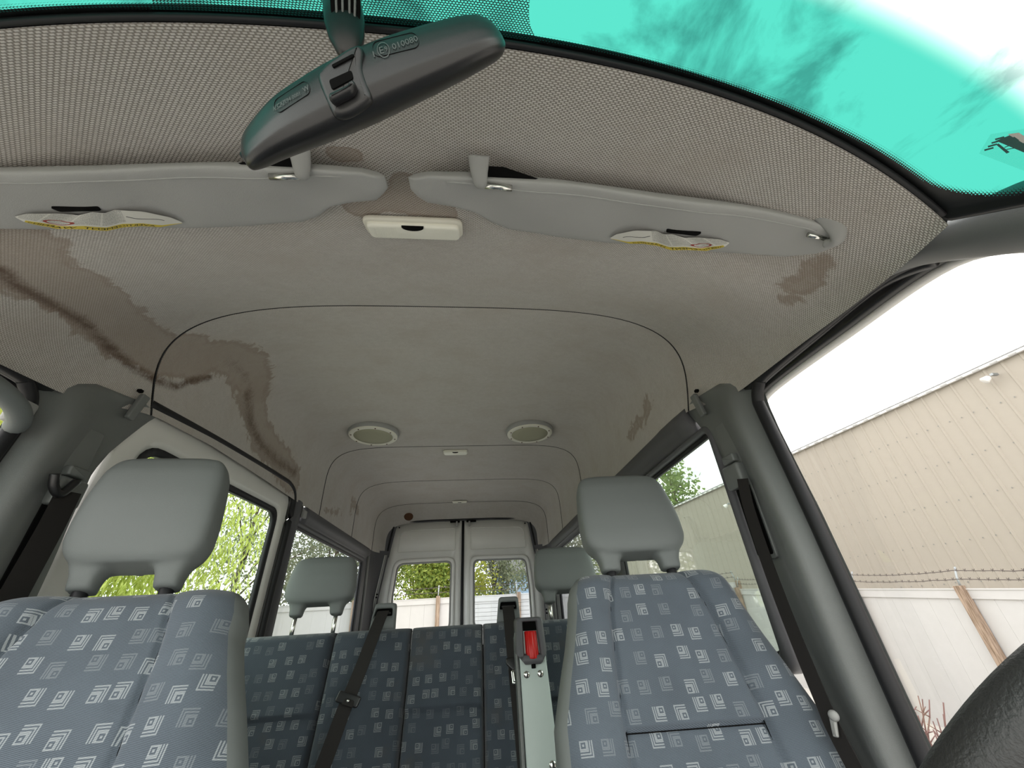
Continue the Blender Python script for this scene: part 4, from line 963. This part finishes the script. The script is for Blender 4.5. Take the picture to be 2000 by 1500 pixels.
# ---- shoulder belts of the bench with their guides
def belt(label, gx, path, tongue_i, tk):
    b = empty('seat_belt', (gx, 1.86, 0), label, 'seat belt', 'bench seat belts')
    O_ = Vector((gx, 1.852, .015)); e1, e2 = Vector((1, 0, 0)), Vector((0, .12, 1)).normalized()
    o_ = rpoly([(-.048, -.03), (.048, -.03), (.044, .066), (-.036, .066)], [.004, .004, .014, .012]); i_ = rpoly([(-.036, .020), (.036, .020), (.034, .046), (-.030, .046)], [.006]*4)
    ring('belt_guide', o_, i_, lambda x, z, d: O_+e1*x+e2*z+Vector((0, d, 0)), .035, 'vinyl', b, bev=.2)
    plate('guide_slot', i_, O_+Vector((0, .02, 0)), e1, e2, .004, .001, 'dark_hole', b)
    plate('belt_rod', rpoly([(-.028, .026), (.03, .026), (.028, .034), (-.026, .034)], .004), O_+Vector((0, -.002, 0)), e1, e2, .008, .003, 'black_plastic', b)
    sp = smooth_path(path, 40); strip('webbing', sp, .046, .0022, 'webbing', b, side=(1, 0, .12))
    p = Vector(sp[tongue_i]); d = (Vector(sp[tongue_i+1])-p).normalized(); s_ = Vector((1, 0, 0)); s_ = (s_-d*s_.dot(d)).normalized()
    if tk == 'folded':
        plate('belt_tongue', rpoly([(-.038, -.017), (.040, -.019), (.042, .012), (-.036, .015)], .008), p+Vector((0, -.008, 0)), s_, -d, .010, .004, 'black_plastic', b)
        plate('tongue_blade', rpoly([(-.020, -.014), (.020, -.014), (.016, .004), (-.016, .004)], .004), p+Vector((.006, -.015, -.006)), s_, -d, .006, .002, 'webbing', b)
        lathe('stud', [(.005, 0), (.004, .003), (.001, .004)], p+Vector((.004, -.018, -.006)), (0, -1, 0), 'chrome', b, 10)
    else:
        plate('belt_tongue', rpoly([(-.030, -.004), (-.010, -.024), (.022, -.024), (.034, .002), (.034, .014), (-.030, .014)], .005), p+Vector((0, -.008, 0)), s_, -d, .010, .004, 'black_plastic', b)
        ring('tongue_blade', rpoly([(-.014, -.066), (.018, -.066), (.018, -.022), (-.014, -.022)], .006), rpoly([(-.005, -.054), (.009, -.054), (.009, -.030), (-.005, -.030)], .003), lambda x, z, dd_: p+s_*x-d*z+Vector((0, -.012+dd_, 0)), .003, 'chrome', b)
    return b
belt('dark shoulder belt running over the middle of the bench, nearer the left headrest', -.245, [(-.243, 1.835, .052), (-.252, 1.775, -.01), (-.275, 1.70, -.13), (-.300, 1.665, -.22), (-.330, 1.635, -.34), (-.370, 1.60, -.48)], 22, 'folded')
belt('dark shoulder belt hanging straight beside the red-handled post', .258, [(.256, 1.835, .044), (.257, 1.785, -.01), (.262, 1.735, -.12), (.268, 1.70, -.24), (.275, 1.665, -.36), (.282, 1.62, -.52)], 17, 'hanging')

# ---- folding-seat latch post with red release roller
t = empty('latch_post', (.31, 1.60, FLOOR), 'grey-green latch post with red release handle beside the bench', 'post')
pt = lambda px, py, y=1.60: at(px, py, y=y)
T = Vector((.306, 1.60, .0)); dn = (pt(1056, 1490, 1.49)-T).normalized(); e1 = Vector((1, 0, 0)); e1 = (e1-dn*e1.dot(dn)).normalized(); eu = -dn
plate('post_body', rpoly([(-.049, -.95), (.058, -.95), (.046, -.045), (-.040, -.045)], .008), T, e1, eu, .05, .006, 'post_grey', t)
plate('post_side', rpoly([(-.064, -.95), (-.052, -.95), (-.042, -.05), (-.052, -.05)], .004), T+Vector((0, .006, 0)), e1, eu, .06, .004, 'trim', t)
ring('cap', rpoly([(-.053, -.105), (.050, -.105), (.047, .002), (-.047, .002)], [.006, .006, .016, .016]), rpoly([(-.026, -.135), (.028, -.135), (.024, -.012), (-.022, -.012)], .004), lambda x, z, d: T+e1*x+eu*z+Vector((0, -.034+d, 0)), .06, 'trim_dark', t, bev=.2)
plate('handle_recess', rpoly([(-.026, -.142), (.029, -.142), (.025, -.010), (-.023, -.010)], .004), T+Vector((0, -.022, 0)), e1, eu, .004, .001, 'dark_hole', t)
c0 = T+eu*-.040+Vector((0, -.032, 0))+e1*.002; o = []
P = [[c0+dn*h+e1*(r_*(1+.05*math.cos(12*q))*math.cos(q))+Vector((0, -1, 0))*(r_*(1+.05*math.cos(12*q))*math.sin(q)) for q in np.linspace(0, 2*math.pi, 72, endpoint=False)] for h, r_ in ((0, .017), (.003, .020), (.075, .0205), (.079, .018))]
grid('red_roller', P, 'red_plastic', t, cv=True, caps=True, label='red ribbed release roller')
tube('roller_pin', [c0+dn*.078, c0+dn*.105], .007, 'dark_hole', t, n=10)
for dx in (-.022, .022): 
    s_ = lathe('screw', [(.0105, 0), (.0105, .004), (.008, .007), (.001, .008)], T+eu*-.162+e1*dx+Vector((0, -.024, 0)), (0, -1, 0), 'chrome', t, 14)
lathe('screw', [(.011, 0), (.011, .003), (.008, .006), (.001, .007)], T+eu*-.372+e1*.030+Vector((0, -.024, 0)), (0, -1, 0), 'chrome', t, 14)
plate('screw_hole', [(.013*math.cos(q), .018*math.sin(q)) for q in np.linspace(0, 2*math.pi, 20, endpoint=False)], T+eu*-.366+e1*.030+Vector((0, -.0245, 0)), e1, eu, .002, .0005, 'dark_hole', t)

# ---- driver's and passenger's belts on the pillars
b = empty('seat_belt', (.85, 1.0, -.9), "black belt hanging down the driver's door pillar", 'seat belt', 'front seat belts')
pth = [at(1450, 935, x=.825), at(1462, 990, x=.825), at(1495, 1090, x=.825), at(1530, 1185, x=.822), at(1572, 1290, x=.815), at(1612, 1385, x=.805), at(1632, 1430, x=.80), at(1690, 1540, x=.795)]
strip('webbing', smooth_path(pth, 60), .032, .002, 'webbing', b, side=(-.25, 1, 0))
p = at(1625, 1398, x=.795); lathe('stop_button', [(.001, 0), (.008, .001), (.009, .004), (.006, .008), (.001, .009)], p+Vector((.004, 0, 0)), (-.7, -.7, .1), 'grey_clip', b, 16)
plate('belt_tongue', rpoly([(-.005, -.018), (.005, -.018), (.007, .016), (-.006, .018)], .003), p+Vector((0, .004, -.014)), (.3, -.9, 0), (.25, 0, 1), .008, .004, 'grey_clip', b)
b = empty('seat_belt', (-.85, 1.0, -.9), "black belt hanging down the front passenger's door pillar", 'seat belt', 'front seat belts')
pth = [at(135, 960, x=-.825), at(100, 1030, x=-.825), at(50, 1120, x=-.825), at(10, 1190, x=-.822), at(-60, 1300, x=-.82)]
strip('webbing', smooth_path(pth, 40), .05, .002, 'webbing', b, side=(.25, 1, 0))
tube('belt_anchor', smooth_path([at(108, 925, x=-.82), at(105, 950, x=-.82), at(118, 965, x=-.82), at(150, 940, x=-.82)], 16), .009, 'black_plastic', b, n=10)

# ------------------------------------------------------------------ steering wheel
sw = empty('steering_wheel', (.545, .31, -.172), 'black leather steering wheel rim at the lower right edge', 'steering wheel')
WC = Vector((.539, .31, -.163)); ax = Vector((.0, -.81, -.59)).normalized()   # towards the windscreen
s1 = Vector((1, 0, 0)); s2 = ax.cross(s1).normalized(); R_, rt = .192, .0185; P, U = [], []
for i in range(120):
    q = 2*math.pi*i/120; rd = s1*math.cos(q)+s2*math.sin(q); P.append([WC+rd*R_+rd*(rt*math.cos(b_))+ax*(rt*math.sin(b_)) for b_ in np.linspace(0, 2*math.pi, 20, endpoint=False)])
rim_ = grid('rim', P, 'leather', sw, cu=True, cv=True)
tube('stitching', [WC+(s1*math.cos(q)+s2*math.sin(q))*(R_-rt*.85)+ax*(rt*.55) for q in np.linspace(0, 2*math.pi, 121)], .0012, 'webbing', rim_, n=5)
for q in (.15, math.pi-.15, -math.pi/2-.5, -math.pi/2+.5):
    rd = s1*math.cos(q)+s2*math.sin(q); tube('spoke', [WC+rd*.05-ax*-.02, WC+rd*.13+ax*.012, WC+rd*(R_-.01)], [.022, .018, .014], 'black_plastic', sw, n=10, up=tuple(ax), ry=[.012, .010, .009])
lathe('hub', [(.001, -.02), (.05, -.02), (.07, -.01), (.075, .01), (.06, .035), (.001, .04)], WC, ax, 'black_plastic', sw, 32)
tube('column', [WC+ax*.03, WC+ax*.22], .045, 'trim_dark', sw, n=20, up=(1, 0, 0))
# ------------------------------------------------------------------ outside: yard, fence, steel building, trees
def gz(y): return -2.25+.06*y
P = [[(x, y, gz(y)) for x in np.linspace(-60, 60, 13)] for y in np.linspace(-50, 70, 13)]
grid('ground', P, 'gravel', None, kind='structure', label='pale gravel yard around the van', cat='ground')
def copy_part(o, loc, parent, rot=None):
    c = o.copy(); COL.objects.link(c); c.parent = parent; c.matrix_parent_inverse = parent_inv(parent); c.location = loc
    if rot is not None: c.rotation_euler = rot
    return c
def fence(label, A, B, n, ztop, hgt, arms=True, wood=1):
    "white vinyl panels on timber posts with two barbed wires; A, B ground-plan ends, ztop(y) height of the cap rail"
    A, B = Vector(A), Vector(B); d = (B-A); L = d.length; u_ = d.normalized(); nrm = Vector((-u_.y, u_.x, 0)); inward = nrm if nrm.dot(Vector((0, 2, 0))-A) > 0 else -nrm
    t = empty('fence', (A.x, A.y, gz(A.y)), label, 'fence', 'white fences around the yard'); w_ = L/n
    for i in range(n):
        p, q = A+u_*(w_*i), A+u_*(w_*(i+1)); za, zb = ztop(p.y), ztop(q.y)
        def quadbox(name, o0, o1, zlo, zhi, mat, p=p, q=q, za=za, zb=zb):
            V = []
            for pt_, z in ((p, za), (q, zb)):
                for o_ in (o0, o1):
                    for h in (zlo, zhi): V.append(Vector((pt_.x, pt_.y, z+h))+inward*o_)
            return mesh(name, V, [(0, 1, 3, 2), (4, 6, 7, 5), (0, 4, 5, 1), (2, 3, 7, 6), (1, 5, 7, 3), (0, 2, 6, 4)], mat, t, smooth=False)
        quadbox('cap_rail', -.02, .035, -.13, 0, 'vinyl_fence'); quadbox('cap_lip', -.02, .045, -.012, .006, 'vinyl_fence')
        m_ = max(2, int(w_/.30))
        for k in range(m_):
            a, b = p.lerp(q, (k+.003)/m_), p.lerp(q, (k+.997)/m_); za2, zb2 = za+(zb-za)*k/m_, za+(zb-za)*(k+1)/m_
            quadbox('board', -.012, .012, -hgt, -.12, 'vinyl_fence', a, b, za2, zb2)
    for i in range(n+1):
        p = A+u_*(w_*i); z = ztop(p.y)
        box('post', p+inward*.075+Vector((0, 0, z-hgt/2+.02)), (.10, .10, hgt+.05), 'post_wood', t, .006, rot=Matrix.Rotation(.05*random.uniform(-1, 1), 3, 'Y'))
        if arms:
            a = p+inward*.05+Vector((0, 0, z)); tube('wire_arm', [a, a+Vector((0, 0, .16))-inward*.03, a+Vector((0, 0, .30))-inward*.10], .018, 'galvanised', t, n=6, ry=.008)
    for hgt_, sag in ((.13, .02), (.25, .03)):
        pts = []
        for i in range(n*10+1):
            s_ = i/(n*10); p = A.lerp(B, s_); f = (i % 10)/10; pts.append(p+inward*.03+Vector((0, 0, ztop(p.y)+hgt_-sag*4*f*(1-f)+random.uniform(-.006, .006))))
        wr = tube('barbed_wire', pts, .0055, 'rusty_wire', t, n=5)
        V, F = [], []
        for i in range(0, n*16):
            p = Vector(pts[0]).lerp(Vector(pts[-1]), 0); s_ = (i+.5)/(n*16)*(len(pts)-1); j = int(s_); p = Vector(pts[j]).lerp(Vector(pts[min(j+1, len(pts)-1)]), s_-j)
            for dx in ((.02, .022), (-.02, .022)):
                b = len(V); V += [p-u_*dx[0]-Vector((0, 0, dx[1])), p-u_*dx[0]*.6-Vector((0, 0, dx[1]-.006)), p+u_*dx[0]+Vector((0, 0, dx[1])), p+u_*dx[0]*.6+Vector((0, 0, dx[1]+.006))]; F.append((b, b+1, b+2, b+3))
        o = mesh('barbs', V, F, 'rusty_wire', wr, smooth=False); o['kind'] = 'stuff'
    return t
zt = lambda y: .049+.062*(y-6.14)
fence("white vinyl fence along the driver's side, in front of the steel building", (7.62, .58-1.85, 0), (7.40, 11.55, 0), 7, zt, 2.15)
fence('white vinyl fence across the back, seen through the rear doors', (7.40, 11.68, 0), (-11.1, 11.68, 0), 9, lambda y: .555, 2.2)
fence('white vinyl fence on the far left beyond the passenger side', (-11.25, 11.4, 0), (-11.25, -6.8, 0), 8, lambda y: .555+.045*(y-11.68), 2.2)

# steel building, ribbed sheets
bl = empty('metal_building', (11, 6, -1.5), "tan ribbed steel building behind the fence on the driver's side", 'building')
PA, PB = Vector((11.0, 5.38, 0)), Vector((10.22, 11.40, 0)); u_ = (PB-PA).normalized(); nin = Vector((-u_.y, u_.x, 0)); nin = nin if nin.x < 0 else -nin
ZE = 4.05; S0 = PA-u_*16; WS = .914; NSH = 44
prof = []
for k in range(3):
    b = k*WS/3; prof += [(b, 0), (b+.225, 0), (b+.240, .016), (b+.275, .016), (b+.290, 0)]
prof.append((WS, 0))
me_rows = [[u_*a+nin*d+Vector((0, 0, z)) for a, d in prof] for z in (-2.2, ZE)]
sh = grid('wall_sheet', me_rows, 'tan_steel', bl, smooth=False); sh.location = S0
for i in range(1, NSH): copy_part(sh, S0+u_*(WS*i), bl)
tube('eave_trim', [S0+nin*.05+Vector((0, 0, ZE+.02)), S0+u_*(WS*NSH)+nin*.05+Vector((0, 0, ZE+.02))], .045, plain('eave_metal', (.50, .50, .50), .4), bl, n=6)
er = [[S0+u_*s_+nin*.10+Vector((0, 0, ZE+.06)), S0+u_*s_-nin*9+Vector((0, 0, ZE+1.6))] for s_ in (-.1, WS*NSH+.1)]
grid('roof', er, 'eave_metal', bl)
cl = None
for i in range(int(WS*NSH/.305)):
    p = S0+u_*(.15+.305*i)+nin*.09+Vector((0, 0, ZE+.0))
    if cl is None:
        cl = box('roof_rib_end', (0, 0, 0), (.05, .16, .045), 'white_edge', bl, 0, rot=Matrix.Rotation(math.atan2(-u_.x, u_.y), 3, 'Z')); cl.location = p
    else: copy_part(cl, p, bl)
V, F = [], []
for r_ in range(6):
    z = ZE-.75-r_*.78
    for i in range(NSH*4):
        p = S0+u_*(i*WS/4+.135)+nin*.008+Vector((0, 0, z+random.uniform(-.01, .01))); b = len(V)
        V += [p+u_*(.014*math.cos(q))+Vector((0, 0, .014*math.sin(q)))+nin*.004 for q in np.linspace(0, 2*math.pi, 6, endpoint=False)]; F.append(tuple(range(b, b+6)))
o = mesh('sheet_screws', V, F, 'ink_grey', bl, smooth=False); o['kind'] = 'stuff'
# flood lamp under the eave and one further back
for k, (px, py, X) in enumerate(((1938, 733, 10.75), (1422, 985, 9.3))):
    p = at(px, py, x=X); fl_ = empty('flood_lamp', p, ('small white flood lamp under the eave, seen through the driver\'s window', 'small lamp on the far part of the steel wall, seen through the green side window')[k], 'lamp', 'lamps on the steel building')
    box('bracket', p+Vector((.06, 0, .02)), (.14, .06, .05), 'galvanised', fl_, .008); lathe('lamp_head', [(.02, 0), (.05, .02), (.08, .12), (.075, .13), (.001, .12)], p+Vector((0, .05, 0)), (-.6, .6, -.5), 'white_edge', fl_, 16)
# distant blue house behind the rear fence
hs2 = empty('blue_house', (3.1, 24, gz(24)), 'pale blue sided house behind the rear fence', 'house')
for k in range(14):
    z0 = gz(24)+k*.22; box('siding_board', (3.6, 24-.004*(k % 2), z0+.11), (5.0, .10, .215), 'blue_siding', hs2, .01, rot=Matrix.Rotation(.03, 3, 'X'))
V = [(.9, 23.6, gz(24)+3.05), (6.3, 23.6, gz(24)+3.05), (6.3, 27, gz(24)+4.3), (.9, 27, gz(24)+4.3)]
mesh('roof', V+[(a, b, c-.12) for a, b, c in V], [(0, 1, 2, 3), (7, 6, 5, 4), (0, 4, 5, 1), (1, 5, 6, 2), (2, 6, 7, 3), (3, 7, 4, 0)], 'roof_shingle', hs2, smooth=False)
box('corner_board', (1.12, 23.93, gz(24)+1.5), (.12, .06, 3.0), 'white_edge', hs2, .01)

# trees: trunk, limbs and a crown of single leaves
def leaves(name, C, n, size, mat, parent, droop=0.0, aspect=2.2):
    C = np.asarray(C); k = len(C); d = rng.normal(size=(k, 3)); d /= np.linalg.norm(d, axis=1, keepdims=True); d[:, 2] -= droop*2.2; d /= np.linalg.norm(d, axis=1, keepdims=True)
    s_ = np.cross(d, rng.normal(size=(k, 3))); s_ /= np.linalg.norm(s_, axis=1, keepdims=True); L = size*rng.uniform(.6, 1.3, (k, 1)); W_ = L/aspect
    V = np.concatenate([C, C+d*L*.5+s_*W_*.5, C+d*L, C+d*L*.5-s_*W_*.5], 1).reshape(-1, 3); b = np.arange(k)[:, None]*4+np.arange(4)
    return mesh(name, V, b, mat, parent, smooth=False)
def tree(name, label, base, h, r, n, size, mat, kind='round', cat='tree', group=None, clumps=26, trunk=.12, low=.25):
    B = Vector(base); t = empty(name, B, label, cat, group)
    tube('trunk', smooth_path([B-Vector((0, 0, .1)), B+Vector((random.uniform(-.1, .1)*h*.3, 0, h*.3)), B+Vector((random.uniform(-.1, .1)*h*.3, 0, h*.75))], 10), list(np.linspace(trunk, trunk*.35, 11)), 'bark', t, n=8)
    C = []
    for k in range(clumps):
        a = random.uniform(0, 2*math.pi); s_ = random.random()
        if kind == 'cone': zz = low+(1-low)*s_; rr = r*(1-s_*.85)*math.sqrt(random.uniform(.2, 1))
        else: zz = low+(1-low)*s_; rr = r*math.sin(math.pi*min(.98, max(.12, s_)))**.6*math.sqrt(random.uniform(.05, 1))
        c = B+Vector((rr*math.cos(a), rr*math.sin(a), h*zz)); root = B+Vector((0, 0, h*max(.15, zz-.25)))
        if k < 16: tube('limb', [root, root.lerp(c, .5)+Vector((0, 0, .06*h)), c], [trunk*.3, trunk*.18, trunk*.06], 'bark', t, n=5)
        m_ = n//clumps
        if kind == 'willow':
            for j in range(max(4, m_//40)):
                p0_ = np.array(c)+rng.normal(size=3)*r*.18; ln = random.uniform(.35, .8)*h; q = rng.uniform(0, 1, (40, 1)); C.append(p0_+np.concatenate([rng.normal(size=(40, 2))*.05, -q*ln], 1))
        else: C.append(np.array(c)+rng.normal(size=(m_, 3))*np.array([r*.22, r*.22, h*.075]))
    C = np.concatenate(C); C = C[C[:, 2] > B.z+.15]
    leaves('foliage', C, len(C), size, mat, t, droop=.8 if kind == 'willow' else .1, aspect=5 if kind == 'willow' else 1.9)
    return t
G = 'trees beyond the fences'
tree('willow_tree', 'bright yellow-green willow seen through the sliding door window', (-8.2, 5.6, gz(5.6)), 8.6, 3.6, 60000, .20, 'leaf_willow', 'willow', group=G, clumps=70, low=.42)
tree('willow_tree', 'second yellow-green willow, nearer the rear corner of the sliding door window', (-8.2, 9.6, gz(9.6)), 7.6, 3.0, 44000, .18, 'leaf_willow', 'willow', group=G, clumps=56, low=.4)
tree('bare_tree', 'thin-leaved grey tree above the fence in the left rear window', (-7.4, 14.6, gz(14)), 7.5, 3.0, 9000, .12, 'leaf_olive', group=G, clumps=60)
tree('bare_tree', 'dense dark tree behind the left rear headrest', (-4.9, 15.8, gz(15)), 5.2, 2.2, 12000, .13, 'leaf_olive', group=G, clumps=40)
tree('green_tree', 'green bush-like tree filling the left rear door window', (-1.9, 15.5, gz(15)), 4.2, 1.7, 16000, .13, 'leaf_green', group=G, clumps=40, low=.1)
tree('yellow_tree', 'yellow-green tree right of centre in the left rear door window', (-.35, 16.5, gz(16)), 4.6, 1.6, 14000, .13, 'leaf_yellow', group=G, clumps=36, low=.1)
tree('grey_tree', 'grey-green tree in the right rear door window', (.9, 19.0, gz(19)), 5.4, 1.0, 7000, .14, 'leaf_olive', group=G, clumps=44, low=.15)
tree('grey_tree', 'sparse grey tree over the blue house roof', (4.6, 31, gz(30)), 8.5, 3.4, 8000, .20, 'leaf_olive', group=G, clumps=44, low=.3)
tree('grey_tree', "leafy tree in the driver's side rear window, behind the bench headrest", (3.3, 15.4, gz(15)), 5.6, 1.5, 9000, .15, 'leaf_olive', group=G, clumps=40)
tree('ash_tree', 'leafy ash overhanging the steel building roof', (11.6, 21.6, gz(21)), 8.6, 1.25, 1500, .26, 'leaf_ash', group=G, clumps=24, low=.6)
# dry shrub by the fence
B = at(1772, 1440, x=6.4); sb = empty('dry_shrub', B, "leafless reddish shrub in front of the white fence, by the driver's door", 'shrub')
for k in range(60):
    a = random.uniform(-1, 1); h = random.uniform(.8, 1.45)*(1 if k < 14 else .75); p0_ = B+Vector((random.uniform(-.3, .3), random.uniform(-.4, .4), -.75)); pts = [p0_]; d = Vector((random.uniform(-.2, .2), a*.55, 1))
    for j in range(6): d += Vector((random.uniform(-.25, .25), random.uniform(-.3, .3), -.02)); pts.append(pts[-1]+d.normalized()*h/6*1.25)
    tw = tube('stem', pts, list(np.linspace(.018, .007, 7)), 'twig', sb, n=5)
    for j in (2, 3, 4, 5):
        e = Vector((random.uniform(-.5, .5), random.uniform(-1, 1), random.uniform(.1, .8))).normalized()*random.uniform(.06, .2)
        tube('twig', [pts[j], Vector(pts[j])+e], [.009, .005], 'twig', tw, n=4)
